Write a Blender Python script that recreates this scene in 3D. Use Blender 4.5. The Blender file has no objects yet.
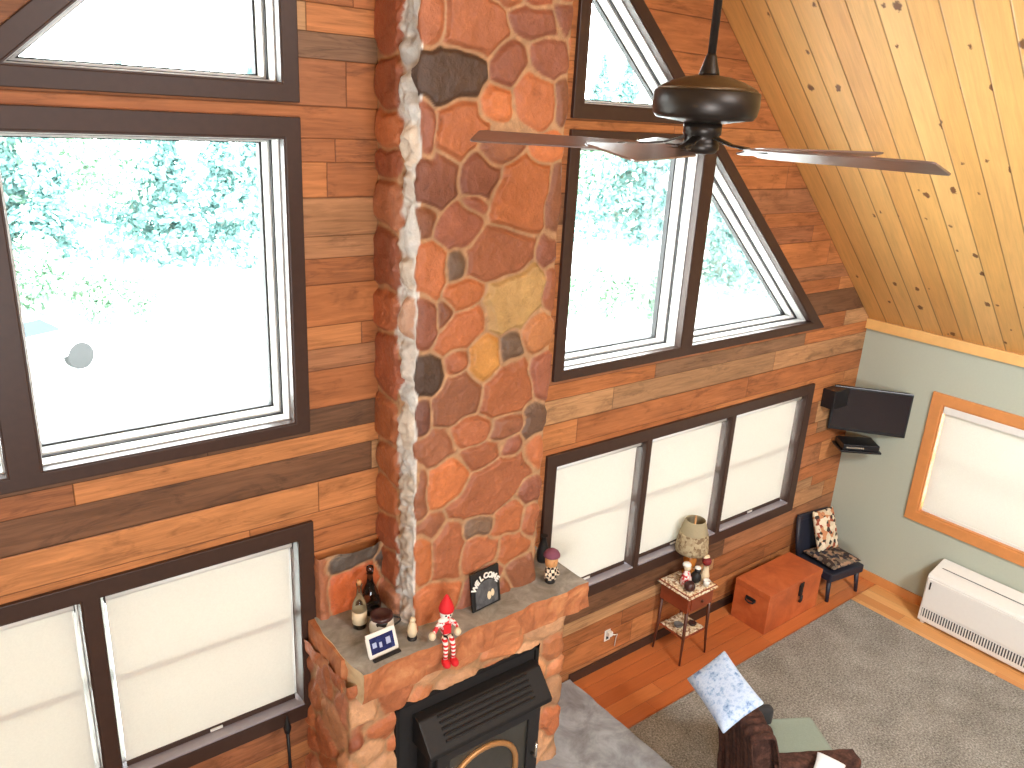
import bpy, bmesh, math, random
import numpy as np
from mathutils import Vector, Matrix, Euler
random.seed(7)
SC = bpy.context.scene
COL = SC.collection
PI = math.pi

# ------------------------------------------------------------------ naming / tagging
def tag(o, label=None, cat=None, group=None, kind=None):
    if label: o['label'] = label
    if cat: o['category'] = cat
    if group: o['group'] = group
    if kind: o['kind'] = kind
    return o

def empty(name, loc=(0, 0, 0), rz=0.0, label=None, cat=None, group=None, kind=None):
    o = bpy.data.objects.new(name, None)
    COL.objects.link(o)
    o.location = loc
    o.rotation_euler = (0, 0, rz)
    o.empty_display_size = 0.05
    return tag(o, label, cat, group, kind)

def copy_tree(o, parent=None):
    c = o.copy()
    COL.objects.link(c)
    if parent is not None:
        c.parent = parent
    for ch in list(o.children):
        copy_tree(ch, c)
    return c

# ------------------------------------------------------------------ materials
def lin(c):
    return tuple((x / 12.92 if x <= 0.04045 else ((x + 0.055) / 1.055) ** 2.4) for x in c)

def rgb(r, g, b):
    return lin((r / 255, g / 255, b / 255)) + (1.0,)

class NT:
    def __init__(self, name):
        self.m = bpy.data.materials.new(name)
        self.m.use_nodes = True
        self.t = self.m.node_tree
        self.t.nodes.clear()
        self.out = self.n('ShaderNodeOutputMaterial')

    def n(self, typ, **kw):
        nd = self.t.nodes.new(typ)
        for k, v in kw.items():
            setattr(nd, k, v)
        return nd

    def link(self, a, b):
        self.t.links.new(a, b)

    def put(self, sock, v):
        if isinstance(v, bpy.types.NodeSocket):
            self.link(v, sock)
        else:
            sock.default_value = v

    def math(self, op, a, b=None, c=None):
        nd = self.n('ShaderNodeMath', operation=op)
        self.put(nd.inputs[0], a)
        if b is not None: self.put(nd.inputs[1], b)
        if c is not None: self.put(nd.inputs[2], c)
        return nd.outputs[0]

    def mix(self, f, a, b, mode='MIX'):
        nd = self.n('ShaderNodeMix', data_type='RGBA', blend_type=mode)
        self.put(nd.inputs[0], f)
        self.put(nd.inputs[6], a)
        self.put(nd.inputs[7], b)
        return nd.outputs[2]

    def coord(self, which='Object'):
        return self.n('ShaderNodeTexCoord').outputs[which]

    def sep(self, v):
        s = self.n('ShaderNodeSeparateXYZ')
        self.link(v, s.inputs[0])
        return s.outputs

    def comb(self, x, y, z):
        s = self.n('ShaderNodeCombineXYZ')
        self.put(s.inputs[0], x); self.put(s.inputs[1], y); self.put(s.inputs[2], z)
        return s.outputs[0]

    def scale(self, v, s):
        nd = self.n('ShaderNodeVectorMath', operation='MULTIPLY')
        self.link(v, nd.inputs[0])
        nd.inputs[1].default_value = s
        return nd.outputs[0]

    def noise(self, v, scale, detail=3, rough=0.55, dist=0.0):
        nd = self.n('ShaderNodeTexNoise')
        if v is not None: self.link(v, nd.inputs['Vector'])
        nd.inputs['Scale'].default_value = scale
        nd.inputs['Detail'].default_value = detail
        nd.inputs['Roughness'].default_value = rough
        nd.inputs['Distortion'].default_value = dist
        return nd.outputs[0]

    def white(self, v):
        nd = self.n('ShaderNodeTexWhiteNoise', noise_dimensions='3D')
        self.link(v, nd.inputs['Vector'])
        return nd.outputs['Value']

    def vor(self, v, scale, feature='F1', out='Distance', rnd=1.0):
        nd = self.n('ShaderNodeTexVoronoi', feature=feature)
        if v is not None: self.link(v, nd.inputs['Vector'])
        nd.inputs['Scale'].default_value = scale
        nd.inputs['Randomness'].default_value = rnd
        return nd.outputs[out]

    def ramp(self, f, stops, interp='LINEAR'):
        nd = self.n('ShaderNodeValToRGB')
        cr = nd.color_ramp
        cr.interpolation = interp
        while len(cr.elements) > 1:
            cr.elements.remove(cr.elements[-1])
        cr.elements[0].position = stops[0][0]
        cr.elements[0].color = stops[0][1]
        for p, c in stops[1:]:
            e = cr.elements.new(p)
            e.color = c
        self.put(nd.inputs[0], f)
        return nd.outputs[0]

    def bump(self, h, strength=0.4, dist=0.01):
        nd = self.n('ShaderNodeBump')
        nd.inputs['Strength'].default_value = strength
        nd.inputs['Distance'].default_value = dist
        self.link(h, nd.inputs['Height'])
        return nd.outputs[0]

    def bsdf(self, color, rough=0.6, metal=0.0, normal=None, spec=0.5, **kw):
        nd = self.n('ShaderNodeBsdfPrincipled')
        self.put(nd.inputs['Base Color'], color)
        self.put(nd.inputs['Roughness'], rough)
        nd.inputs['Metallic'].default_value = metal
        nd.inputs['Specular IOR Level'].default_value = spec
        if normal is not None: self.link(normal, nd.inputs['Normal'])
        for k, v in kw.items():
            self.put(nd.inputs[k], v)
        return nd.outputs[0]

    def done(self, shader):
        self.link(shader, self.out.inputs[0])
        return self.m

def simple(name, color, rough=0.6, metal=0.0, spec=0.5, nscale=40, namp=0.12, bump=0.0):
    """plain surface with a slight procedural mottling"""
    t = NT(name)
    co = t.coord()
    n = t.noise(co, nscale, 3)
    dark = tuple(c * (1 - namp) for c in color[:3]) + (1,)
    light = tuple(min(1, c * (1 + namp)) for c in color[:3]) + (1,)
    c = t.mix(n, dark, light)
    nm = t.bump(n, bump, 0.004) if bump else None
    return t.done(t.bsdf(c, rough, metal, nm, spec))

def plank_material(name, rowh, length, stops, axis='x', seam=0.05, rough=0.55, knots=0.0, wob=True, grain=0.35, spec=0.3, zoff=0.0, blotch=0.0):
    """boards along `axis` (x boards stacked in z, or 's' boards along x/z slope stacked in y, or 'y' boards along x stacked in y)"""
    t = NT(name)
    co = t.coord()
    X, Y, Z = t.sep(co)
    if axis == 'x':
        along, across = X, Z
    elif axis == 'y':
        along, across = X, Y
    elif axis == 'sy':
        along, across = Y, X
    else:
        along, across = t.math('MULTIPLY', X, 1.33), Y
    across = t.math('ADD', across, zoff)
    if wob:
        s = t.math('SINE', t.math('MULTIPLY', across, 14.0))
        across = t.math('ADD', across, t.math('MULTIPLY', s, 0.03))
    r = t.math('DIVIDE', across, rowh)
    row = t.math('FLOOR', r)
    fr = t.math('FRACT', r)
    rn = t.white(t.comb(row, 3.7, 1.3))
    a = t.math('DIVIDE', t.math('ADD', along, t.math('MULTIPLY', rn, 7.3)), length)
    pid = t.math('FLOOR', a)
    fa = t.math('FRACT', a)
    pr = t.white(t.comb(row, pid, 8.37))
    col = t.ramp(pr, stops)
    # grain, shifted per plank
    gv = t.comb(t.math('MULTIPLY', along, 1.6), t.math('MULTIPLY', across, 26.0), t.math('MULTIPLY', pr, 40.0))
    g = t.noise(gv, 2.2, 5, 0.65, 0.6)
    g2 = t.noise(t.comb(t.math('MULTIPLY', along, 0.9), t.math('MULTIPLY', across, 5.0), t.math('MULTIPLY', pr, 77.0)), 2.0, 3, 0.6)
    gg = t.math('ADD', t.math('MULTIPLY', g, 0.6), t.math('MULTIPLY', g2, 0.4))
    fac = t.ramp(gg, [(0.3, (1 - grain, 1 - grain * 1.05, 1 - grain * 1.1, 1)), (0.72, (1 + grain * .55, 1 + grain * .5, 1 + grain * .45, 1))])
    col = t.mix(1.0, col, fac, 'MULTIPLY')
    if blotch:
        bn = t.noise(t.comb(t.math('MULTIPLY', along, 2.2), t.math('MULTIPLY', across, 9.0), t.math('MULTIPLY', pr, 33.0)), 1.6, 4, 0.7, 0.8)
        bf = t.ramp(bn, [(0.52, (1, 1, 1, 1)), (0.72, (1 - blotch, 1 - blotch, 1 - blotch * .95, 1))])
        col = t.mix(1.0, col, bf, 'MULTIPLY')
    if knots:
        kv = t.comb(t.math('MULTIPLY', along, 3.6), t.math('ADD', t.math('MULTIPLY', across, 5.2), t.math('MULTIPLY', row, 3.1)), 0.0)
        nv = t.n('ShaderNodeVectorMath', operation='ADD')
        t.link(kv, nv.inputs[0])
        wn = t.n('ShaderNodeTexNoise'); wn.inputs['Scale'].default_value = 9.0
        t.link(kv, wn.inputs['Vector'])
        sc = t.scale(wn.outputs[1], (0.16, 0.16, 0.0))
        t.link(sc, nv.inputs[1])
        cid = t.n('ShaderNodeTexVoronoi', voronoi_dimensions='2D'); d = cid.outputs['Distance']; t.link(nv.outputs[0], cid.inputs['Vector']); cid.inputs['Scale'].default_value = 1.0
        cs = t.sep(cid.outputs['Color'])
        keep = t.math('GREATER_THAN', cs[0], 1.0 - knots)
        size = t.math('ADD', t.math('MULTIPLY', t.math('MULTIPLY', cs[1], cs[1]), 0.075), 0.01)
        mr = t.n('ShaderNodeMapRange', interpolation_type='SMOOTHSTEP')
        t.link(d, mr.inputs[0]); t.link(size, mr.inputs[1]); t.link(t.math('ADD', size, 0.05), mr.inputs[2])
        mr.inputs[3].default_value = 1.0; mr.inputs[4].default_value = 0.0
        kf = t.math('MULTIPLY', t.math('MULTIPLY', mr.outputs[0], keep), 0.9)
        col = t.mix(kf, col, rgb(92, 48, 22))
    # seams
    e1 = t.math('MINIMUM', fr, t.math('SUBTRACT', 1.0, fr))
    e2 = t.math('MULTIPLY', t.math('MINIMUM', fa, t.math('SUBTRACT', 1.0, fa)), length / rowh)
    e = t.math('MINIMUM', e1, e2)
    mr2 = t.n('ShaderNodeMapRange')
    t.link(e, mr2.inputs[0]); mr2.inputs[1].default_value = 0.0; mr2.inputs[2].default_value = seam
    col = t.mix(mr2.outputs[0], t.mix(1.0, col, (0.36, 0.32, 0.3, 1), 'MULTIPLY'), col)
    h = t.math('ADD', t.math('MULTIPLY', mr2.outputs[0], 1.0), t.math('MULTIPLY', g, 0.25))
    return t.done(t.bsdf(col, rough, 0, t.bump(h, 0.5, 0.006), spec))

M = {}
M['wall_planks'] = plank_material('barn_board_planks', 0.135, 1.7, [
    (0.00, rgb(104, 76, 56)), (0.05, rgb(124, 86, 60)), (0.12, rgb(158, 100, 62)), (0.40, rgb(176, 110, 66)),
    (0.60, rgb(186, 118, 70)), (0.75, rgb(194, 132, 82)), (0.86, rgb(154, 98, 66)), (0.95, rgb(192, 148, 104)), (1.0, rgb(130, 98, 74))],
    axis='x', seam=0.03, grain=0.5, blotch=0.5)
M['pine_ceiling'] = plank_material('knotty_pine_boards', 0.155, 14.0, [
    (0.0, rgb(220, 166, 98)), (0.3, rgb(230, 182, 114)), (0.6, rgb(224, 174, 104)), (0.8, rgb(235, 190, 124)), (1.0, rgb(213, 156, 86))],
    axis='s', seam=0.045, rough=0.42, knots=0.4, wob=False, grain=0.22, spec=0.45)
M['orange_floor'] = plank_material('orange_floor_boards', 0.11, 1.3, [
    (0.0, rgb(182, 100, 54)), (0.5, rgb(194, 112, 62)), (1.0, rgb(204, 126, 72))],
    axis='y', seam=0.015, rough=0.3, wob=False, grain=0.15, spec=0.5)
M['pine_floor'] = plank_material('pine_floor_boards', 0.11, 1.1, [
    (0.0, rgb(204, 138, 78)), (0.5, rgb(216, 156, 94)), (1.0, rgb(226, 170, 108))],
    axis='sy', seam=0.015, rough=0.35, wob=False, grain=0.15, spec=0.5)
M['pine_trim'] = simple('pine_trim', rgb(204, 136, 78), 0.45, nscale=14, namp=0.15)
M['pale_pine'] = simple('pale_pine', rgb(226, 178, 110), 0.5, nscale=14, namp=0.12)
M['dark_stain'] = simple('dark_stained_trim', rgb(62, 43, 35), 0.42, nscale=30, namp=0.2, spec=0.35)
M['sill_glare'] = simple('glossy_glare_sill', rgb(150, 144, 150), 0.2, nscale=30, namp=0.05, spec=0.8)  # dark sill coloured lighter to stand in for window glare
M['vinyl'] = simple('white_vinyl', rgb(196, 195, 192), 0.35, namp=0.03)
M['gasket'] = simple('dark_gasket', rgb(40, 38, 38), 0.6)
M['green_wall'] = simple('sage_wall_paint', rgb(174, 180, 164), 0.75, nscale=60, namp=0.04, bump=0.05)
M['dark_metal'] = simple('oil_rubbed_bronze', rgb(46, 40, 36), 0.38, 0.6, nscale=25, namp=0.25)
M['bronze_rim'] = simple('aged_bronze', rgb(86, 66, 44), 0.4, 0.6, nscale=25, namp=0.25)
M['nickel'] = simple('bright_nickel', rgb(210, 205, 195), 0.25, 0.9)
M['cast_iron'] = simple('black_cast_iron', rgb(26, 24, 24), 0.55, 0.2, nscale=80, namp=0.3)
M['stove_black'] = simple('black_stove_panel', rgb(38, 36, 36), 0.5, 0.1, nscale=60, namp=0.25)
M['brass'] = simple('aged_brass', rgb(190, 140, 90), 0.45, 0.5)
M['black_plastic'] = simple('black_plastic', rgb(24, 24, 27), 0.35)
M['screen'] = simple('dark_screen', rgb(30, 22, 28), 0.12, spec=0.8)
M['white_metal'] = simple('white_enamel', rgb(222, 220, 214), 0.4, namp=0.03)
M['grey_grille'] = simple('grey_grille', rgb(66, 70, 72), 0.5)
M['white'] = simple('white_ceramic', rgb(235, 232, 224), 0.3, namp=0.03)
M['cream'] = simple('cream_ceramic', rgb(222, 202, 168), 0.45, namp=0.08)
M['tan'] = simple('tan_clay', rgb(206, 150, 96), 0.6, namp=0.15)
M['brown'] = simple('brown_clay', rgb(150, 92, 58), 0.6, namp=0.15)
M['purple'] = simple('plum_felt', rgb(120, 66, 84), 0.85, namp=0.15)
M['red'] = simple('bright_red_felt', rgb(212, 28, 38), 0.75, namp=0.1)
M['dark_red'] = simple('dark_red', rgb(120, 26, 26), 0.7, namp=0.25)
M['black'] = simple('black_paint', rgb(22, 20, 20), 0.6)
M['dark_brown_glaze'] = simple('dark_brown_glaze', rgb(66, 36, 34), 0.35)
M['amber'] = simple('amber_glaze', rgb(196, 122, 52), 0.25)
M['mahogany'] = simple('reddish_table_wood', rgb(140, 66, 40), 0.4, nscale=18, namp=0.25)
M['dark_wood'] = simple('dark_table_leg_wood', rgb(88, 46, 30), 0.4, nscale=18, namp=0.25)
M['navy'] = simple('navy_chair_paint', rgb(34, 36, 48), 0.5)
M['sage_fabric'] = simple('sage_upholstery', rgb(134, 146, 134), 0.9, nscale=120, namp=0.14, bump=0.2)
M['charcoal_fabric'] = simple('charcoal_upholstery', rgb(52, 50, 50), 0.9, nscale=120, namp=0.2, bump=0.2)
M['slate_grey'] = simple('slate_grey', rgb(110, 108, 106), 0.6, nscale=30, namp=0.25)
M['car_white'] = simple('white_car_paint', rgb(235, 238, 240), 0.2, namp=0.01)
M['car_glass'] = simple('tinted_car_glass', rgb(30, 44, 54), 0.1)
M['rubber'] = simple('tyre_rubber', rgb(30, 30, 30), 0.8)
M['plastic_white'] = simple('white_plastic', rgb(226, 222, 212), 0.4)

def glass_material(name, tint, gloss, rough=0.02):
    t = NT(name)
    tr = t.n('ShaderNodeBsdfTransparent'); tr.inputs[0].default_value = tint
    gl = t.n('ShaderNodeBsdfGlossy'); gl.inputs['Roughness'].default_value = rough
    mx = t.n('ShaderNodeMixShader')
    lw = t.n('ShaderNodeLayerWeight'); lw.inputs[0].default_value = 0.25
    f = t.math('MULTIPLY', lw.outputs['Fresnel'], gloss)
    t.link(f, mx.inputs[0]); t.link(tr.outputs[0], mx.inputs[1]); t.link(gl.outputs[0], mx.inputs[2])
    return t.done(mx.outputs[0])
M['pane'] = glass_material('window_glass', (0.96, 0.985, 0.98, 1), 0.6)
M['bottle_glass'] = glass_material('clear_bottle_glass', (0.74, 0.76, 0.72, 1), 1.6, 0.05)
M['smoke_glass'] = glass_material('smoked_bottle_glass', (0.5, 0.5, 0.5, 1), 1.4, 0.05)

def blind_material(name, colr, transl):
    t = NT(name)
    co = t.coord()
    n = t.noise(co, 90, 3, 0.7)
    n2 = t.noise(t.scale(co, (1, 1, 3)), 160, 2)
    c = t.mix(t.math('MULTIPLY', t.math('ADD', n, n2), 0.5), tuple(x * 0.78 for x in colr[:3]) + (1,), colr)
    d = t.n('ShaderNodeBsdfDiffuse'); t.link(c, d.inputs[0])
    tl = t.n('ShaderNodeBsdfTranslucent'); t.link(c, tl.inputs[0])
    mx = t.n('ShaderNodeMixShader'); mx.inputs[0].default_value = transl
    t.link(d.outputs[0], mx.inputs[1]); t.link(tl.outputs[0], mx.inputs[2])
    return t.done(mx.outputs[0])
M['blind'] = blind_material('cream_blind_fabric', rgb(236, 233, 224), 0.165)

def carpet_material():
    t = NT('grey_carpet')
    co = t.coord()
    n = t.noise(co, 75, 3, 0.8)
    n2 = t.noise(co, 3.5, 4, 0.6)
    f = t.math('ADD', t.math('MULTIPLY', n, 0.78), t.math('MULTIPLY', n2, 0.22))
    c = t.ramp(f, [(0.34, rgb(84, 80, 74)), (0.5, rgb(140, 136, 128)), (0.66, rgb(188, 184, 176))])
    return t.done(t.bsdf(c, 0.95, 0, t.bump(n, 0.8, 0.01), 0.1))
M['carpet'] = carpet_material()

def stone_material(name, rough=0.5, spec=0.5):
    """per stone colour from the mesh's 'stone' attribute, broken up by noise"""
    t = NT(name)
    at = t.n('ShaderNodeAttribute'); at.attribute_name = 'stone'
    co = t.coord()
    n = t.noise(co, 9, 5, 0.65, 0.4)
    n2 = t.noise(co, 55, 4, 0.7)
    f = t.math('ADD', t.math('MULTIPLY', n, 0.65), t.math('MULTIPLY', n2, 0.35))
    v = t.ramp(f, [(0.28, (0.45, 0.43, 0.43, 1)), (0.42, (0.85, 0.84, 0.83, 1)), (0.55, (0.96, 0.96, 0.96, 1)), (0.72, (1.3, 1.33, 1.33, 1))])
    c = t.mix(1.0, at.outputs['Color'], v, 'MULTIPLY')
    return t.done(t.bsdf(c, rough, 0, t.bump(f, 0.8, 0.02), spec))
M['stone'] = stone_material('field_stone')

def mottled(name, stops, scale, rough=0.7, bump=0.4, bd=0.01, spec=0.4, detail=5):
    t = NT(name)
    co = t.coord()
    n = t.noise(co, scale, detail, 0.65, 0.5)
    c = t.ramp(n, stops)
    return t.done(t.bsdf(c, rough, 0, t.bump(n, bump, bd), spec))
M['mantel_top'] = mottled('grey_mantel_slate', [(0.3, rgb(120, 116, 106)), (0.55, rgb(156, 152, 142)), (0.75, rgb(180, 176, 166))], 9)
M['mantel_face'] = mottled('rough_mantel_edge', [(0.25, rgb(128, 76, 48)), (0.5, rgb(176, 108, 68)), (0.75, rgb(204, 146, 98))], 7, bump=0.7, bd=0.02)
M['mantel_pale'] = mottled('pale_mantel_end', [(0.3, rgb(196, 164, 122)), (0.7, rgb(228, 206, 168))], 7)
M['hearth'] = mottled('grey_hearth_slate', [(0.3, rgb(112, 113, 114)), (0.5, rgb(146, 150, 154)), (0.7, rgb(178, 184, 190))], 5, rough=0.36, bump=0.15)
M['chest_wood'] = mottled('orange_chest_wood', [(0.3, rgb(156, 78, 44)), (0.5, rgb(182, 92, 50)), (0.7, rgb(198, 110, 64))], 5, rough=0.4, bump=0.1)
M['chest_side'] = M['chest_wood']

def pattern(name, cols, scale, rough=0.85, kind='vor', bump=0.0):
    t = NT(name)
    co = t.coord()
    if kind == 'vor':
        nd = t.n('ShaderNodeTexVoronoi'); nd.inputs['Scale'].default_value = scale
        t.link(co, nd.inputs['Vector'])
        f = t.sep(nd.outputs['Color'])[0]
    elif kind == 'check':
        nd = t.n('ShaderNodeTexChecker'); nd.inputs['Scale'].default_value = scale
        t.link(co, nd.inputs['Vector'])
        f = nd.outputs['Fac']
    elif kind == 'stripe':
        f = t.math('FRACT', t.math('MULTIPLY', t.sep(co)[2], scale))
    else:
        f = t.noise(co, scale, 4, 0.7)
    k = len(cols)
    if kind == 'noise':
        st = [(0.3 + 0.4 * i / max(1, k - 1), c) for i, c in enumerate(cols)]
        c = t.ramp(f, st)
    else:
        c = t.ramp(f, [(i / k, c) for i, c in enumerate(cols)], 'CONSTANT')
    return t.done(t.bsdf(c, rough, 0, t.bump(f, bump, 0.005) if bump else None, 0.3))
M['floral'] = pattern('floral_cushion_fabric', [rgb(206, 190, 160), rgb(150, 76, 54), rgb(222, 206, 180), rgb(60, 52, 46), rgb(190, 130, 90), rgb(214, 200, 170)], 34)
M['floral_dark'] = pattern('dark_floral_fabric', [rgb(110, 96, 80), rgb(58, 46, 40), rgb(150, 120, 96), rgb(44, 44, 52)], 34)
M['lace_shade'] = pattern('tan_lace_shade', [rgb(150, 130, 100), rgb(176, 160, 128), rgb(126, 104, 78), rgb(168, 150, 118)], 60)
M['shade_plain'] = simple('khaki_shade_cloth', rgb(160, 148, 118), 0.85, nscale=80, namp=0.1)
M['lace'] = pattern('cream_lace_cloth', [rgb(226, 206, 172), rgb(206, 178, 140), rgb(236, 222, 196), rgb(160, 120, 90)], 70)
M['spot'] = pattern('white_and_dark_spots', [rgb(232, 230, 222), rgb(232, 230, 222), rgb(40, 36, 36), rgb(226, 224, 214)], 26, 0.35)
M['checker'] = pattern('black_and_cream_checks', [rgb(30, 22, 20), rgb(226, 206, 180)], 55, 0.6, 'check')
M['stripe'] = pattern('red_and_white_stripes', [rgb(214, 40, 46), rgb(240, 228, 222)], 55, 0.8, 'stripe')
M['fringe'] = pattern('pink_and_white_knit', [rgb(226, 180, 176), rgb(206, 60, 66), rgb(240, 228, 222)], 90, 0.85)
M['towel'] = pattern('pale_blue_print', [rgb(70, 98, 150), rgb(150, 178, 214), rgb(196, 212, 234), rgb(166, 190, 222), rgb(100, 130, 180)], 15, 0.9, 'noise')
M['brown_fleece'] = pattern('brown_fleece', [rgb(40, 24, 20), rgb(66, 42, 34), rgb(92, 60, 48)], 24, 0.95, 'noise', 0.5)
M['white_cloth'] = simple('white_cloth', rgb(226, 230, 236), 0.9)
M['card_blue'] = pattern('dark_blue_print', [rgb(26, 32, 74), rgb(34, 42, 92), rgb(60, 70, 120)], 40, 0.4, 'noise')
M['card_pale'] = simple('pale_blue_print_patch', rgb(176, 186, 214), 0.5)
M['slate_picture'] = mottled('grey_slate_picture', [(0.3, rgb(52, 52, 54)), (0.55, rgb(92, 92, 94)), (0.8, rgb(140, 138, 134))], 16, 0.5, 0.1)
def blade_material():
    t = NT('walnut_blade')
    co = t.coord()
    n = t.noise(co, 20, 3)
    c = t.mix(n, rgb(78, 58, 54), rgb(112, 90, 86))
    return t.done(t.bsdf(c, 0.3, 0, None, 0.8, **{'Coat Weight': 0.8, 'Coat Roughness': 0.22}))
M['blade_top'] = blade_material()
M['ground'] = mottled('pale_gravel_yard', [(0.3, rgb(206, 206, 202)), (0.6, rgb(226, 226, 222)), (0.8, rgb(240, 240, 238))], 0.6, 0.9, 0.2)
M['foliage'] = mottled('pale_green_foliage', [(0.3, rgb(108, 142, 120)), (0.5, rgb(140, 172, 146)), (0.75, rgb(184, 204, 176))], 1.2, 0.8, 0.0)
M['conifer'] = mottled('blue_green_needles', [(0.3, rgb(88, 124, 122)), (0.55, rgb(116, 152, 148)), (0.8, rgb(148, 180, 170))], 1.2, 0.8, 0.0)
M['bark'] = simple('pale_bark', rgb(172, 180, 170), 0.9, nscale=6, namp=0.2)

# ------------------------------------------------------------------ mesh builder
class MB:
    def __init__(self):
        self.v = []; self.f = []; self.mi = []; self.sm = []
    def add(self, verts, faces, mi=0, smooth=False):
        o = len(self.v)
        self.v += [tuple(p) for p in verts]
        for f in faces:
            self.f.append([i + o for i in f]); self.mi.append(mi); self.sm.append(smooth)
        return self
    def box(self, c, s, rot=None, mi=0):
        hx, hy, hz = s[0] / 2, s[1] / 2, s[2] / 2
        pts = [Vector((x, y, z)) for x in (-hx, hx) for y in (-hy, hy) for z in (-hz, hz)]
        if rot is not None:
            R = Euler(rot).to_matrix(); pts = [R @ p for p in pts]
        pts = [p + Vector(c) for p in pts]
        return self.add(pts, [(0, 1, 3, 2), (4, 6, 7, 5), (0, 4, 5, 1), (2, 3, 7, 6), (0, 2, 6, 4), (1, 5, 7, 3)], mi)
    def box2(self, a, b, mi=0):
        return self.box([(a[i] + b[i]) / 2 for i in range(3)], [abs(b[i] - a[i]) for i in range(3)], None, mi)
    def bar(self, p0, p1, w, d, mi=0, up=(0, 0, 1)):
        p0, p1 = Vector(p0), Vector(p1)
        z = (p1 - p0).normalized()
        u = Vector(up)
        if abs(z.dot(u)) > 0.95: u = Vector((0, 1, 0))
        x = u.cross(z).normalized(); y = z.cross(x)
        pts = [p + x * (sx * w / 2) + y * (sy * d / 2) for p in (p0, p1) for sx, sy in ((-1, -1), (1, -1), (1, 1), (-1, 1))]
        return self.add(pts, [(3, 2, 1, 0), (4, 5, 6, 7), (0, 1, 5, 4), (1, 2, 6, 5), (2, 3, 7, 6), (3, 0, 4, 7)], mi)
    def tube(self, pts, r, n=10, mi=0, cap=True):
        pts = [Vector(p) for p in pts]
        rs = r if isinstance(r, (list, tuple)) else [r] * len(pts)
        rings = []
        prev = None
        for i, p in enumerate(pts):
            t = (pts[min(i + 1, len(pts) - 1)] - pts[max(i - 1, 0)]).normalized()
            if prev is None:
                a = Vector((0, 0, 1)) if abs(t.z) < 0.9 else Vector((1, 0, 0))
                x = a.cross(t).normalized()
            else:
                x = (prev - t * prev.dot(t)).normalized()
            prev = x
            y = t.cross(x)
            rings.append([p + x * math.cos(2 * PI * k / n) * rs[i] + y * math.sin(2 * PI * k / n) * rs[i] for k in range(n)])
        vs = [q for rg in rings for q in rg]
        fs = []
        for i in range(len(pts) - 1):
            for k in range(n):
                k2 = (k + 1) % n
                fs.append((i * n + k, i * n + k2, (i + 1) * n + k2, (i + 1) * n + k))
        self.add(vs, fs, mi, True)
        if cap:
            self.add(rings[0], [tuple(range(n))[::-1]], mi); self.add(rings[-1], [tuple(range(n))], mi)
        return self
    def lathe(self, prof, n=24, c=(0, 0, 0), mi=0, sx=1.0, sy=1.0):
        """prof: list of (r, z)"""
        vs = []
        for r, z in prof:
            for k in range(n):
                a = 2 * PI * k / n
                vs.append((c[0] + r * sx * math.cos(a), c[1] + r * sy * math.sin(a), c[2] + z))
        fs = []
        for i in range(len(prof) - 1):
            for k in range(n):
                k2 = (k + 1) % n
                fs.append((i * n + k, i * n + k2, (i + 1) * n + k2, (i + 1) * n + k))
        self.add(vs, fs, mi, True)
        o = len(vs)
        if prof[0][0] > 1e-5: self.add(vs[:n], [tuple(range(n))[::-1]], mi)
        if prof[-1][0] > 1e-5: self.add(vs[-n:], [tuple(range(n))], mi)
        return self
    def ball(self, c, r, mi=0, n=14, s=(1, 1, 1)):
        prof = [(math.sin(PI * i / 8) * r, -math.cos(PI * i / 8) * r * s[2]) for i in range(9)]
        prof[0] = (1e-6, prof[0][1]); prof[-1] = (1e-6, prof[-1][1])
        return self.lathe(prof, n, c, mi, s[0], s[1])
    def xf(self, mat, start=0):
        self.v[start:] = [tuple(mat @ Vector(p)) for p in self.v[start:]]
        return self
    def build(self, name, mats, parent=None, bevel=0.0, seg=2, subsurf=0, solid=0.0, label=None):
        me = bpy.data.meshes.new(name)
        me.from_pydata(self.v, [], self.f)
        me.polygons.foreach_set('material_index', self.mi)
        me.polygons.foreach_set('use_smooth', self.sm)
        if not isinstance(mats, (list, tuple)): mats = [mats]
        for m in mats: me.materials.append(m)
        bm = bmesh.new(); bm.from_mesh(me)
        bmesh.ops.remove_doubles(bm, verts=bm.verts, dist=1e-6)
        bmesh.ops.recalc_face_normals(bm, faces=bm.faces)
        bm.to_mesh(me); bm.free()
        me.update()
        o = bpy.data.objects.new(name, me)
        COL.objects.link(o)
        if parent is not None: o.parent = parent
        if solid:
            md = o.modifiers.new('solid', 'SOLIDIFY'); md.thickness = solid; md.offset = 0
        if bevel:
            md = o.modifiers.new('bevel', 'BEVEL'); md.width = bevel; md.segments = seg; md.limit_method = 'ANGLE'
        if subsurf:
            md = o.modifiers.new('sub', 'SUBSURF'); md.levels = subsurf; md.render_levels = subsurf
            for p in me.polygons: p.use_smooth = True
        if label: o['label'] = label
        return o

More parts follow.
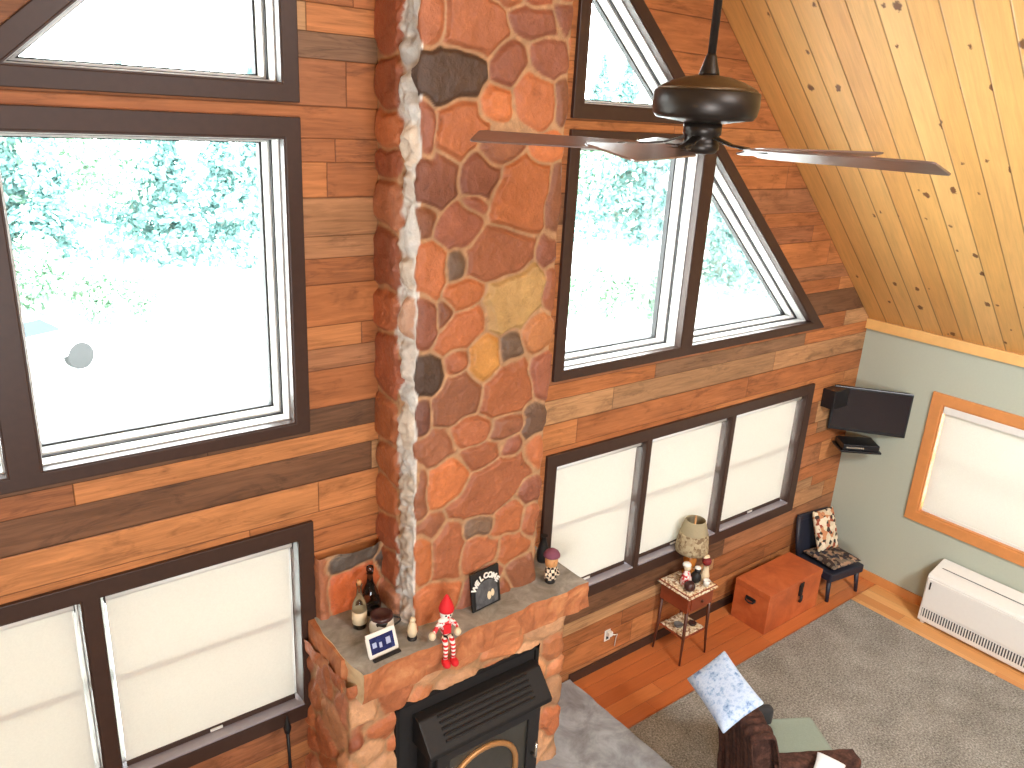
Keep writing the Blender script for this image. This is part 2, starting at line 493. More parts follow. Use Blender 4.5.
def plate(name, outer, holes, y0, y1, mats, parent=None, plane='xz', bevel=0.0):
    """slab with polygonal holes; outlines in (a, b), extruded from y0 to y1 along the third axis"""
    bm = bmesh.new()
    def P(a, b, c):
        return {'xz': (a, c, b), 'yz': (c, a, b), 'xy': (a, b, c)}[plane]
    edges = []
    for loop in [outer] + list(holes):
        vs = [bm.verts.new(P(a, b, y0)) for a, b in loop]
        for i in range(len(vs)):
            edges.append(bm.edges.new((vs[i], vs[(i + 1) % len(vs)])))
    res = bmesh.ops.triangle_fill(bm, use_beauty=True, use_dissolve=False, edges=edges)
    # drop any faces that fell inside a hole
    def inside(p, loop):
        c = False; n = len(loop)
        for i in range(n):
            (x1, y1_), (x2, y2) = loop[i], loop[(i + 1) % n]
            if (y1_ > p[1]) != (y2 > p[1]) and p[0] < (x2 - x1) * (p[1] - y1_) / (y2 - y1_) + x1: c = not c
        return c
    bad = []
    for f in bm.faces:
        m = f.calc_center_median()
        q = {'xz': (m.x, m.z), 'yz': (m.y, m.z), 'xy': (m.x, m.y)}[plane]
        if any(inside(q, h) for h in holes): bad.append(f)
    if bad: bmesh.ops.delete(bm, geom=bad, context='FACES')
    ext = bmesh.ops.extrude_face_region(bm, geom=list(bm.faces))
    d = Vector(P(0, 0, y1 - y0))
    for g in ext['geom']:
        if isinstance(g, bmesh.types.BMVert): g.co += d
    bmesh.ops.recalc_face_normals(bm, faces=bm.faces)
    me = bpy.data.meshes.new(name)
    bm.to_mesh(me); bm.free()
    if not isinstance(mats, (list, tuple)): mats = [mats]
    for m in mats: me.materials.append(m)
    o = bpy.data.objects.new(name, me)
    COL.objects.link(o)
    if parent is not None: o.parent = parent
    if bevel:
        md = o.modifiers.new('bevel', 'BEVEL'); md.width = bevel; md.segments = 2; md.limit_method = 'ANGLE'
    return o

def inset(poly, d):
    """inset a convex polygon by d"""
    n = len(poly)
    area = sum(poly[i][0] * poly[(i + 1) % n][1] - poly[(i + 1) % n][0] * poly[i][1] for i in range(n))
    sgn = 1 if area > 0 else -1
    lines = []
    for i in range(n):
        a, b = Vector(poly[i]), Vector(poly[(i + 1) % n])
        t = (b - a).normalized()
        nn = Vector((-t.y, t.x)) * sgn
        lines.append((a + nn * d, t))
    out = []
    for i in range(n):
        p, t = lines[i - 1]; q, s = lines[i]
        den = t.x * s.y - t.y * s.x
        k = ((q.x - p.x) * s.y - (q.y - p.y) * s.x) / den
        out.append((p.x + t.x * k, p.y + t.y * k))
    return out

# ------------------------------------------------------------------ camera
Fv = Vector((0.58829707, 0.7419511, -0.32158223))
Rv = Vector((0.79341864, -0.60642214, 0.05233587))
Uv = Vector((0.15618393, 0.28593837, 0.9454342))
cam_d = bpy.data.cameras.new('camera')
cam = bpy.data.objects.new('camera', cam_d)
COL.objects.link(cam)
cam_d.sensor_width = 36.0
cam_d.lens = 792.05 / 1024 * 36.0
cam_d.clip_start = 0.02
mat = Matrix((Rv, Uv, -Fv)).transposed().to_4x4()
mat.translation = Vector((-1.206315, -3.3, 3.76827))
cam.matrix_world = mat
SC.camera = cam

# ------------------------------------------------------------------ room
XC = 5.217; XLW = -3.317; RX = 0.95; KZ = 2.30; SLOPE = 0.88
RZ = KZ + SLOPE * (XC - RX)
YB = -7.6
# window openings in the back wall (clear openings inside the casing)
DG = lambda x: 2.323 + 0.875 * (4.492 - x)          # outer diagonal of the casings on the right
mir = lambda poly: [(1.9 - x, z) for x, z in poly][::-1]
ru_out = [(1.70, 2.305), (4.512, 2.305), (2.905, DG(2.905)), (1.70, DG(2.905))]
ru_rect = [(1.77, 2.362), (2.80, 2.362), (2.80, 3.63), (1.77, 3.63)]
xb = 4.492 - (2.362 + 0.098 - 2.323) / 0.875
ru_tri = [(2.91, 2.362), (xb, 2.362), (2.91, DG(2.91) - 0.098)]
DL = lambda x: DG(x) + 0.09
lt_out = [(1.70, 3.768), (4.492 - (3.768 - 0.09 - 2.323) / 0.875, 3.768), (1.70, DL(1.70))]
lt_in = [(1.77, 3.838), (4.492 - (3.838 - 0.09 + 0.098 - 2.323) / 0.875, 3.838), (1.77, DL(1.77) - 0.098)]
rt_out = [(1.70, 3.768), (4.492 - (3.768 - 2.323) / 0.875, 3.768), (1.70, DG(1.70))]
rt_in = [(1.77, 3.838), (4.492 - (3.838 + 0.098 - 2.323) / 0.875, 3.838), (1.77, DG(1.77) - 0.098)]
lr_out = [(1.70, 0.682), (4.535, 0.682), (4.535, 1.832), (1.70, 1.832)]
lr_in = [[(a, 0.765), (b, 0.765), (b, 1.752), (a, 1.752)] for a, b in ((1.775, 2.58), (2.625, 3.485), (3.53, 4.445))]
ll_out = [(-1.74, 0.682), (0.20, 0.682), (0.20, 1.832), (-1.74, 1.832)]
ll_in = [[(a, 0.765), (b, 0.765), (b, 1.752), (a, 1.752)] for a, b in ((-1.66, -0.83), (-0.765, 0.125))]

groups = [
    ('window_1', mir(lt_out), [mir(lt_in)], 'dark framed sloping window high on the left of the chimney'),
    ('window_2', mir(ru_out), [mir(ru_rect), mir(ru_tri)], 'big dark framed picture window left of the chimney'),
    ('window_3', ll_out, ll_in, 'low dark framed window left of the fireplace, with blinds drawn'),
    ('window_4', rt_out, [rt_in], 'dark framed sloping window high on the right behind the fan'),
    ('window_5', ru_out, [ru_rect, ru_tri], 'dark framed rectangular and triangular windows right of the chimney'),
    ('window_6', lr_out, lr_in, 'low dark framed triple window right of the fireplace, with blinds drawn'),
]
holes = [h for g in groups for h in g[2]]
wall_outline = [(XLW - 0.15, -0.02), (XC + 0.15, -0.02), (XC + 0.15, KZ + 0.05), (RX, RZ + 0.18), (XLW - 0.15, KZ + 0.05)]
WT = 0.235
wb = plate('wall_back', wall_outline, holes, 0.0, WT, M['wall_planks'])
tag(wb, 'tall gable wall of horizontal reclaimed brown planks', 'wall', kind='structure')

for name, outer, hs, label in groups:
    root = empty(name, (0, 0, 0), 0, label, 'window', kind='structure')
    plate('casing', outer, hs, -0.024, 0.0, M['dark_stain'], root, bevel=0.004)
    low = name in ('window_3', 'window_6')
    for h in hs:
        if low:
            plate('jamb', h, [inset(h, 0.006)], -0.02, WT - 0.005, M['dark_stain'], root)
            a = inset(h, 0.0061); b = inset(a, 0.03)
            plate('sash_frame', a, [b], 0.080, 0.14, M['vinyl'], root, bevel=0.003)
            plate('glass', inset(b, -0.003), [], 0.115, 0.120, M['pane'], root)
            x0, x1 = min(p[0] for p in b), max(p[0] for p in b)
            MB().box2((x0 + .002, 0.0475, 1.256), (x1 - .002, 0.10, 1.288)).build('meeting_rail', M['vinyl'], root)
            xa, xb_ = min(p[0] for p in h), max(p[0] for p in h)
            MB().box2((xa + .007, -0.026, 0.772), (xb_ - .007, 0.078, 0.784)).build('sill', M['sill_glare'], root, bevel=0.003)
        else:
            plate('jamb', h, [inset(h, 0.006)], -0.02, 0.03, M['dark_stain'], root)
            a = inset(h, 0.0061); b = inset(a, 0.006); c = inset(b, 0.005); d = inset(c, 0.009); e = inset(d, 0.008)
            plate('outer_frame', h, [b], 0.03, 0.10, M['vinyl'], root, bevel=0.002)
            plate('gasket', h, [c], 0.1005, 0.115, M['gasket'], root)
            plate('sash_frame', h, [d], 0.1155, 0.185, M['vinyl'], root, bevel=0.002)
            plate('glazing_bead', h, [e], 0.1855, 0.222, M['gasket'], root)
            plate('glass', inset(d, -0.002), [], 0.224, 0.229, M['pane'], root)

# right wall, with a window opening
rw_out = [(-1.98, 0.722), (-0.655, 0.722), (-0.655, 1.85), (-1.98, 1.85)]
rw_in = inset(rw_out, 0.088)
wr = plate('wall_right', [(YB, -0.02), (0.0, -0.02), (0.0, KZ + .02), (YB, KZ + .02)], [rw_in], XC, XC + 0.16, M['green_wall'], plane='yz')
tag(wr, 'low sage green painted side wall under the sloping ceiling', 'wall', kind='structure')
root = empty('window_7', (0, 0, 0), 0, 'orange pine framed window in the green side wall', 'window', kind='structure')
plate('casing', rw_out, [rw_in], XC - 0.022, XC, M['pine_trim'], root, 'yz', bevel=0.005)
plate('jamb', rw_in, [inset(rw_in, 0.014)], XC - 0.015, XC + 0.155, M['pine_trim'], root, 'yz')
a = inset(rw_in, 0.0141); b = inset(a, 0.04)
plate('sash_frame', a, [b], XC + 0.08, XC + 0.14, M['vinyl'], root, 'yz')
plate('glass', inset(b, -0.004), [], XC + 0.108, XC + 0.113, M['pane'], root, 'yz')
MB().box2((XC + .085, -1.9, 1.25), (XC + .105, -0.75, 1.3)).build('meeting_rail', M['vinyl'], root)

wl = plate('wall_left', [(YB, -0.02), (0.0, -0.02), (0.0, KZ + .02), (YB, KZ + .02)], [], XLW - 0.16, XLW, M['green_wall'], plane='yz')
tag(wl, 'low painted side wall on the left, out of view', 'wall', kind='structure')
wf = plate('wall_front', wall_outline, [], YB - 0.15, YB, M['wall_planks'])
tag(wf, 'plank gable wall behind the loft, out of view', 'wall', kind='structure')

def slope(name, xk, label):
    mb = MB()
    s = 1 if xk > RX else -1
    n = Vector((SLOPE * s, 0, 1)).normalized()
    x2 = xk + 0.16 * s; z2 = KZ - 0.16 * SLOPE
    p = [Vector((x2, y, z2)) for y in (YB - .15, WT + 0.3)] + [Vector((RX, y, RZ)) for y in (WT + 0.3, YB - .15)]
    q = [v + n * 0.12 for v in p]
    mb.add(p + q, [(0, 1, 2, 3), (4, 7, 6, 5), (0, 4, 5, 1), (1, 5, 6, 2), (2, 6, 7, 3), (3, 7, 4, 0)])
    o = mb.build(name, M['pine_ceiling'])
    return tag(o, label, 'ceiling', kind='structure')
slope('ceiling', XC, 'sloping tongue and groove knotty pine ceiling on the right')
slope('ceiling.001', XLW, 'sloping knotty pine ceiling on the left, out of view')
tr = MB().box2((XC - 0.03, YB, KZ - 0.085), (XC, 0, KZ + 0.0)).build('trim_1', M['pale_pine'], bevel=0.004)
tag(tr, 'pale pine strip along the top of the green wall', 'trim', kind='structure')

fl = MB().box2((XLW - .15, YB, -0.12), (XC + .15, 0.0, 0.0)).build('floor', M['orange_floor'])
tag(fl, 'glossy orange wood floor along the window wall', 'floor', kind='structure')
tb = MB().box2((4.777, YB, 0.0), (XC, -0.56, 0.006)).build('trim_2', M['pine_floor'])
tag(tb, 'lighter pine floor border along the green wall', 'floor', kind='structure')
bb = MB().box2((XC - 0.016, YB, 0.0), (XC, 0.0, 0.085)).build('baseboard_right', M['pine_trim'], bevel=0.003)
tag(bb, 'orange pine baseboard of the green wall', 'baseboard', kind='structure')
bb = MB().box2((2.06, -0.016, 0.0), (XC, 0.0, 0.075)).build('baseboard_back', M['dark_stain'], bevel=0.003)
tag(bb, 'dark baseboard below the triple window', 'baseboard', kind='structure')
bb = MB().box2((XLW, -0.016, 0.0), (0.12, 0.0, 0.075)).build('baseboard_left', M['dark_stain'], bevel=0.003)
tag(bb, 'dark baseboard left of the fireplace', 'baseboard', kind='structure')

carpet = plate('carpet', [(4.777, -0.565), (4.777, YB), (XLW, YB), (XLW, -0.565), (-0.16, -0.565), (-0.16, -1.45), (2.07, -1.45), (2.07, -0.565)], [], 0.0005, 0.014, M['carpet'], plane='xy', bevel=0.004)
tag(carpet, 'grey wall to wall carpet with short mottled pile', 'carpet')

# ------------------------------------------------------------------ stone work
ORANGE = [rgb(172, 98, 62), rgb(164, 92, 60), rgb(182, 108, 68), rgb(154, 86, 58), rgb(178, 112, 78)]
BROWNS = [rgb(134, 84, 58), rgb(120, 80, 62), rgb(108, 78, 60)]
MORTAR = np.array(rgb(178, 136, 98)[:3])
STONE_PX = []  # filled below: (x, z, rx, rz, rot, colour)
C0 = Vector((-1.206315, -3.3, 3.76827)); FOC = 792.05
def on_plane_y(px, py, yv):
    d = Fv + Rv * ((px - 512) / FOC) + Uv * ((384 - py) / FOC)
    t = (yv - C0.y) / d.y
    p = C0 + d * t
    return p.x, p.z
O1, O2, O3 = rgb(174, 102, 62), rgb(162, 96, 62), rgb(188, 110, 64)
RB, BR, DK, TN, TY, GB = rgb(148, 88, 64), rgb(142, 88, 60), rgb(78, 56, 42), rgb(188, 148, 92), rgb(204, 142, 72), rgb(122, 96, 76)
seeds_px = [
    (431, 15, 14, 27, 0, O2), (472, 22, 27, 34, 0, O2), (508, 2, 17, 12, 0, O1), (535, 22, 24, 17, 0, RB), (566, 12, 11, 20, 0, RB),
    (448, 73, 33, 29, 0, DK), (506, 66, 14, 22, -0.5, RB), (552, 56, 20, 19, 0, RB), (496, 104, 17, 14, 0, O3), (537, 100, 17, 24, 0, O1),
    (562, 100, 8, 24, 0, BR), (426, 131, 9, 25, 0, RB), (462, 127, 23, 26, 0, O1), (503, 150, 18, 15, 0, BR), (547, 150, 17, 15, 0, O3),
    (437, 183, 20, 25, 0, rgb(126, 76, 56)), (479, 177, 22, 19, 0, RB), (474, 204, 10, 10, 0, RB), (521, 200, 25, 38, -0.55, O3), (554, 200, 9, 30, 0, BR),
    (426, 223, 10, 14, 0, BR), (458, 229, 18, 19, 0, RB), (498, 254, 31, 25, 0.2, O2), (546, 252, 13, 15, 0, RB), (431, 271, 14, 29, 0, O1),
    (457, 267, 10, 15, 0, GB), (467, 296, 19, 14, 0, O3), (515, 302, 27, 31, 0.1, TN), (551, 291, 9, 20, 0, O2),
    (425, 327, 9, 27, 0, RB), (441, 317, 8, 13, 0, BR), (462, 331, 29, 17, 0.45, O1), (428, 375, 13, 21, 0, DK), (455, 364, 13, 13, 0, O2),
    (483, 360, 15, 23, -0.1, TY), (510, 346, 12, 17, 0, GB), (538, 331, 16, 19, -0.2, rgb(190, 124, 76)), (542, 373, 10, 28, 0, RB),
    (457, 398, 24, 23, 0.2, BR), (508, 390, 24, 25, -0.2, O1), (425, 417, 9, 20, 0, rgb(104, 64, 50)), (506, 425, 17, 13, 0, BR), (533, 420, 11, 19, 0, rgb(104, 76, 58)),
    (468, 432, 24, 13, 0.1, O2), (437, 448, 18, 17, 0, BR), (536, 452, 10, 14, 0, O1), (511, 448, 12, 11, 0, RB), (482, 454, 19, 13, 0, O2),
    (494, 484, 36, 19, 0.4, O2), (446, 484, 18, 20, 0.3, O3), (422, 497, 7, 23, 0, BR), (530, 490, 12, 13, 0, RB),
    (477, 527, 14, 11, 0, GB), (506, 521, 15, 15, 0, O1), (431, 526, 13, 12, 0, BR), (446, 556, 15, 25, 0, O2), (422, 560, 7, 22, 0, O3),
    (478, 553, 20, 15, 0, O2), (529, 517, 8, 18, 0, O2), (512, 548, 14, 14, 0, O1), (521, 574, 15, 18, 0, BR), (437, 602, 19, 18, 0, O1),
    (482, 590, 18, 20, 0, RB), (503, 592, 15, 16, 0, O2)]

def ellipse_field(P, S):
    """P (n,2), S (m,5) -> first and second smallest normalised distances, index, radius of nearest"""
    n = len(P)
    F1 = np.empty(n); F2 = np.empty(n); I = np.empty(n, int)
    cs, sn = np.cos(S[:, 4]), np.sin(S[:, 4])
    for k in range(0, n, 20000):
        p = P[k:k + 20000]
        dx = p[:, None, 0] - S[None, :, 0]; dz = p[:, None, 1] - S[None, :, 1]
        u = (dx * cs + dz * sn) / S[:, 2]; v = (-dx * sn + dz * cs) / S[:, 3]
        d = np.sqrt(u * u + v * v)
        i = np.argmin(d, 1); r = np.arange(len(p))
        F1[k:k + 20000] = d[r, i]; I[k:k + 20000] = i
        d[r, i] = 1e9
        F2[k:k + 20000] = d.min(1)
    return F1, F2, I

def vnoise(P, f, seed):
    """cheap smooth value noise in 2d"""
    rs = np.random.RandomState(seed)
    T = rs.rand(256, 256)
    x = P[:, 0] * f + 100; y = P[:, 1] * f + 100
    xi = np.floor(x).astype(int); yi = np.floor(y).astype(int)
    u = x - xi; v = y - yi
    u = u * u * (3 - 2 * u); v = v * v * (3 - 2 * v)
    g = lambda a, b: T[a % 256, b % 256]
    return (g(xi, yi) * (1 - u) + g(xi + 1, yi) * u) * (1 - v) + (g(xi, yi + 1) * (1 - u) + g(xi + 1, yi + 1) * u) * v

def rand_seeds(s0, s1, z0, z1, r, rs, cols, avoid=None):
    out = []
    z = z0
    row = 0
    while z < z1 + r:
        s = s0 - r * (0.3 + 0.6 * rs.rand())
        while s < s1 + r:
            rx = r * (0.7 + 0.7 * rs.rand()); rz = r * (0.65 + 0.7 * rs.rand())
            s += rx
            c = cols[rs.randint(len(cols))]
            out.append((s, z + (rs.rand() - 0.5) * r * 0.9, rx, rz, (rs.rand() - 0.5) * 1.0, c))
            s += rx
        z += r * 1.55; row += 1
    return out

GLARE = np.array(rgb(214, 208, 200)[:3])  # near-white mortar colour, window glare painted into the stonework
def stone_shell(name, path, zs, seeds, res, depth=0.03, cut=None, parent=None, wobble=0.012, thr=0.13, seed=3, glare=None, rmax=1.35):
    """path: list of (x, y) corners seen from above (outside on the left-hand... right); seeds in (s, z); builds a displaced sheet"""
    pts = [Vector(p) for p in path]
    L = [0.0]
    for i in range(len(pts) - 1): L.append(L[-1] + (pts[i + 1] - pts[i]).length)
    ns = int(L[-1] / res) + 1
    S = np.linspace(0, L[-1], ns + 1)
    for c in L[1:-1]:
        S[np.argmin(abs(S - c))] = c
    nz = int((zs[1] - zs[0]) / res) + 1
    Zs = np.linspace(zs[0], zs[1], nz + 1)
    SS, ZZ = np.meshgrid(S, Zs)
    P = np.stack([SS.ravel(), ZZ.ravel()], 1)
    warp = P.copy()
    warp[:, 0] += (vnoise(P, 11, seed) - .5) * 0.045; warp[:, 1] += (vnoise(P, 11, seed + 1) - .5) * 0.045
    A = np.array([s[:5] for s in seeds], float)
    Cc = np.array([s[5][:3] for s in seeds], float)
    F1, F2, I = ellipse_field(warp, A)
    rad = np.sqrt(A[I, 2] * A[I, 3])
    e = (F2 - F1) * rad * 0.5                                   # about half the distance to the joint
    e = np.minimum(e, (rmax - F1) * rad)
    mort = thr * 0.075
    h = np.clip((e - mort * 0.4) / 0.028, 0, 1); h = h * h * (3 - 2 * h)
    rs = np.random.RandomState(seed + 9)
    bulge = 0.6 + 0.8 * rs.rand(len(seeds))
    H = h * depth * bulge[I] + (vnoise(P, 26, seed + 2) - .5) * wobble * (0.4 + 0.6 * h) + (vnoise(P, 60, seed + 5) - .5) * wobble * 0.4
    m = np.clip((e - mort * 0.4) / 0.008, 0, 1)[:, None]
    if glare is not None:
        H = H + (P[:, 0] > glare[0]) * (P[:, 0] < glare[1]) * ((vnoise(P, 24, seed + 7) - .5) * 0.03 + (vnoise(P, 55, seed + 8) - .5) * 0.012)
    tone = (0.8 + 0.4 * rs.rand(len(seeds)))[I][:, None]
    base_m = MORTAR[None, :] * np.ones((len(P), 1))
    if glare is not None:
        q = np.clip((vnoise(P, 9, seed + 6) - 0.5) * 0.12 + P[:, 0] - glare[0], 0, 0.02) / 0.02 * (P[:, 0] < glare[1] + .008)  # mask of the strip where glare is painted into the mortar
        base_m = base_m * (1 - q[:, None]) + GLARE * q[:, None]
    col = base_m * (0.85 + 0.3 * vnoise(P, 40, seed + 4))[:, None] * (1 - m) + Cc[I] * tone * m
    # 3d
    base = np.zeros((len(P), 3)); nrm = np.zeros((len(P), 3))
    s = P[:, 0]
    segn = []
    for i in range(len(pts) - 1):
        t = (pts[i + 1] - pts[i]).normalized()
        segn.append((t, Vector((t.y, -t.x))))
    for i in range(len(pts) - 1):
        t, nn = segn[i]
        k = (s >= L[i] - 1e-9) & (s <= L[i + 1] + 1e-9)
        q = s[k] - L[i]
        base[k, 0] = pts[i].x + t.x * q; base[k, 1] = pts[i].y + t.y * q
        nrm[k, 0] = nn.x; nrm[k, 1] = nn.y
    for i in range(1, len(pts) - 1):                            # blend normals at the corners
        n0, n1 = segn[i - 1][1], segn[i][1]
        k = abs(s - L[i]) < 0.03
        w = np.clip((s[k] - L[i]) / 0.06 + 0.5, 0, 1)
        nx = n0.x * (1 - w) + n1.x * w; ny = n0.y * (1 - w) + n1.y * w
        nrm[k, 0] = nx; nrm[k, 1] = ny
    base[:, 2] = P[:, 1]
    V = base + nrm * H[:, None]
    idx = np.arange(len(P)).reshape(nz + 1, ns + 1)
    quads = np.stack([idx[:-1, :-1], idx[:-1, 1:], idx[1:, 1:], idx[1:, :-1]], -1).reshape(-1, 4)
    if cut is not None:
        ctr = P[quads].mean(1)
        quads = quads[~cut(ctr[:, 0], ctr[:, 1])]
    me = bpy.data.meshes.new(name)
    me.from_pydata(V.tolist(), [], quads.tolist())
    me.polygons.foreach_set('use_smooth', [True] * len(quads))
    at = me.color_attributes.new('stone', 'FLOAT_COLOR', 'POINT')
    at.data.foreach_set('color', np.concatenate([np.clip(col, 0, 1), np.ones((len(P), 1))], 1).ravel())
    me.materials.append(M['stone'])
    me.update()
    o = bpy.data.objects.new(name, me)
    COL.objects.link(o)
    if parent is not None: o.parent = parent
    return o

# chimney breast
CHL, CHR, CHY = 0.568, 1.352, -0.36
CHB = 1.3
rs = np.random.RandomState(11)
seeds = []
for (px, py, rx, rz, rot, c) in seeds_px:
    x, z = on_plane_y(px, py, CHY)
    x1, _ = on_plane_y(px + rx, py, CHY); _, z1 = on_plane_y(px, py - rz, CHY)
    seeds.append((0.36 + x - CHL, z, abs(x1 - x), abs(z1 - z), rot, c))
ztop = max(s[1] for s in seeds)
cols = ORANGE + BROWNS
seeds += rand_seeds(0.40, 0.36 + .82, 4.33, RZ, 0.085, rs, cols)
GLARE_STONES = [rgb(214, 200, 186), rgb(206, 190, 172), rgb(190, 146, 118), rgb(200, 196, 190)]  # whitened side stones by the front corner, imitating window glare
side = rand_seeds(0.0, 0.17, 1.2, RZ, 0.085, rs, ORANGE + [rgb(190, 130, 100), rgb(150, 86, 60)])
side = []
z = 1.2
SIDEC = ORANGE + [rgb(184, 128, 100), rgb(150, 92, 68)]
while z < RZ:
    hh = rs.uniform(0.06, 0.15)
    side.append((0.10 + rs.uniform(-.02, .02), z + hh, 0.105, hh, rs.uniform(-.15, .15), SIDEC[rs.randint(len(SIDEC))]))
    z += 2 * hh + 0.012
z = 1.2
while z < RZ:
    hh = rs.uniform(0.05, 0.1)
    side.append((0.285 + rs.uniform(-.015, .015), z + hh, 0.055, hh * 0.95, rs.uniform(-.2, .2), GLARE_STONES[rs.randint(4)]))
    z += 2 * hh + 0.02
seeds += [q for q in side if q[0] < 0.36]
seeds += [q for q in rand_seeds(0.36 + .86, 0.36 + .82 + .36, 1.2, RZ, 0.085, rs, cols) if q[0] > 0.36 + .84]
chim = empty('chimney', (0, 0, 0), 0, 'tall chimney breast of rounded orange and brown field stones', 'chimney')
stone_shell('stone_facing', [(CHL, -0.002), (CHL, CHY), (CHR, CHY), (CHR, -0.002)], (CHB - 0.03, 5.6), seeds, 0.0075, parent=chim, depth=0.02, wobble=0.007, glare=(0.20, 0.36))

# fireplace body with mantel
fire = empty('fireplace', (0.85, -0.25, 0), 0, 'stone fireplace surround with a grey slab mantel below the chimney', 'fireplace')
BX0, BX1, BY = 0.155, 1.515, -0.475
OX0, OX1, OZ = 0.40, 1.335, 0.945
inv = fire
body_seeds = rand_seeds(0, 0.47, 0, 1.25, 0.11, rs, ORANGE[:3] + [rgb(200, 140, 100), rgb(176, 110, 80)])
body_seeds += rand_seeds(0.5, 0.47 + 1.36 + 0.47, 0, 1.25, 0.115, rs, [rgb(196, 124, 80), rgb(206, 146, 100), rgb(190, 112, 70), rgb(200, 150, 110)])
def cut(s, z):
    x = BX0 + (s - 0.475)
    return (x > OX0) & (x < OX1) & (z < OZ)
loc = Vector((0.85, -0.25))
o = stone_shell('surround', [(BX0, 0.0), (BX0, BY), (BX1, BY), (BX1, 0.0)], (0.0, 1.19), body_seeds, 0.012, cut=cut, depth=0.022, seed=21)
o.parent = fire; o.location = (-0.85, 0.25, 0)
o = stone_shell('stone_backing', [(0.215, 0.0), (0.215, -0.055), (0.60, -0.055)], (1.27, 1.63),
                [(0.03, 1.4, .06, .2, 0, ORANGE[4]), (0.23, 1.42, .15, .12, 0.1, rgb(196, 98, 50)), (0.25, 1.58, .16, .05, 0.05, rgb(88, 76, 66)), (0.42, 1.5, .06, .1, 0, DK), (0.42, 1.36, .06, .1, 0, ORANGE[0])],
                0.01, depth=0.02, seed=31)
o.parent = fire; o.location = (-0.85, 0.25, 0)
# firebox lining
MB().box2((OX0 - .02, -0.40, 0.0), (OX1 + .02, -0.36, OZ + .03)).xf(Matrix.Translation((-0.85, 0.25, 0))).build('firebox_back', M['cast_iron'], fire)
# mantel slab, rough hewn: a subdivided box with jittered edges
def rough_slab(name, x0, x1, y0, y1, z0, z1, mats, jit, parent=None, off=(0, 0, 0), nx=60, ny=22, nz=7, seed=5):
    bm = bmesh.new()
    bmesh.ops.create_cube(bm, size=1.0)
    bm.free()
    V = []; Fq = []; MI = []
    def face(fn, nu, nv, mi):
        o = len(V)
        for j in range(nv + 1):
            for i in range(nu + 1):
                V.append(fn(i / nu, j / nv))
        for j in range(nv):
            for i in range(nu):
                a = o + j * (nu + 1) + i
                Fq.append((a, a + 1, a + nu + 2, a + nu + 1)); MI.append(mi)
    lx, ly, lz = x1 - x0, y1 - y0, z1 - z0
    face(lambda u, v: (x0 + lx * u, y0 + ly * v, z1), nx, ny, 0)
    face(lambda u, v: (x0 + lx * u, y0 + ly * v, z0), nx, ny, 1)
    face(lambda u, v: (x0 + lx * u, y0, z0 + lz * v), nx, nz, 1)
    face(lambda u, v: (x0 + lx * u, y1, z0 + lz * v), nx, nz, 1)
    face(lambda u, v: (x0, y0 + ly * u, z0 + lz * v), ny, nz, 2)
    face(lambda u, v: (x1, y0 + ly * u, z0 + lz * v), ny, nz, 1)
    P = np.array(V)
    n1 = lambda a, b, f, s: vnoise(np.stack([a, b], 1), f, s) - 0.5
    front = np.clip(1 - abs(P[:, 1] - y0) / 0.03, 0, 1)
    lf = np.clip(1 - abs(P[:, 0] - x0) / 0.03, 0, 1); rt = np.clip(1 - abs(P[:, 0] - x1) / 0.03, 0, 1)
    top = (abs(P[:, 2] - z1) < 1e-6)
    Q = P.copy()
    Q[:, 1] += front * (n1(P[:, 0], P[:, 2] * 1.5, 9, seed) + 0.5 * n1(P[:, 0], P[:, 2], 30, seed + 1)) * jit * 2
    Q[:, 0] += (lf - 0) * (n1(P[:, 1], P[:, 2] * 1.5, 11, seed + 2)) * jit * 2 + rt * n1(P[:, 1], P[:, 2], 13, seed + 3) * jit * 2
    bot = (abs(P[:, 2] - z0) < 1e-6)
    Q[:, 2] += bot * n1(P[:, 0], P[:, 1], 8, seed + 4) * jit * 1.5
    me = bpy.data.meshes.new(name)
    me.from_pydata(Q.tolist(), [], Fq)
    me.polygons.foreach_set('material_index', MI)
    for m in mats: me.materials.append(m)
    bm = bmesh.new(); bm.from_mesh(me)
    bmesh.ops.remove_doubles(bm, verts=bm.verts, dist=1e-5)
    bmesh.ops.recalc_face_normals(bm, faces=bm.faces)
    bm.to_mesh(me); bm.free()
    o = bpy.data.objects.new(name, me)
    COL.objects.link(o)
    if parent is not None: o.parent = parent
    o.location = off
    return o
MZ = 1.284
rough_slab('mantel_end_stone', 0.150, 0.235, -0.40, -0.01, 1.10, 1.278, [M['mantel_face'], M['mantel_face'], M['mantel_face']], 0.010, fire, (-0.85, 0.25, 0), nx=10, ny=30, nz=8, seed=44)
rough_slab('mantel_shelf', 0.180, 1.605, -0.552, -0.02, 1.125, MZ, [M['mantel_top'], M['mantel_face'], M['mantel_pale']], 0.014, fire, (-0.85, 0.25, 0))

hearth = rough_slab('hearth_slab', -0.14, 2.055, -1.43, -0.02, 0.0, 0.05, [M['hearth'], M['mantel_pale'], M['mantel_pale']], 0.007, nx=70, ny=50, nz=2, seed=15)
tag(hearth, 'low grey slate hearth slab with a rough edge in front of the fireplace', 'hearth')

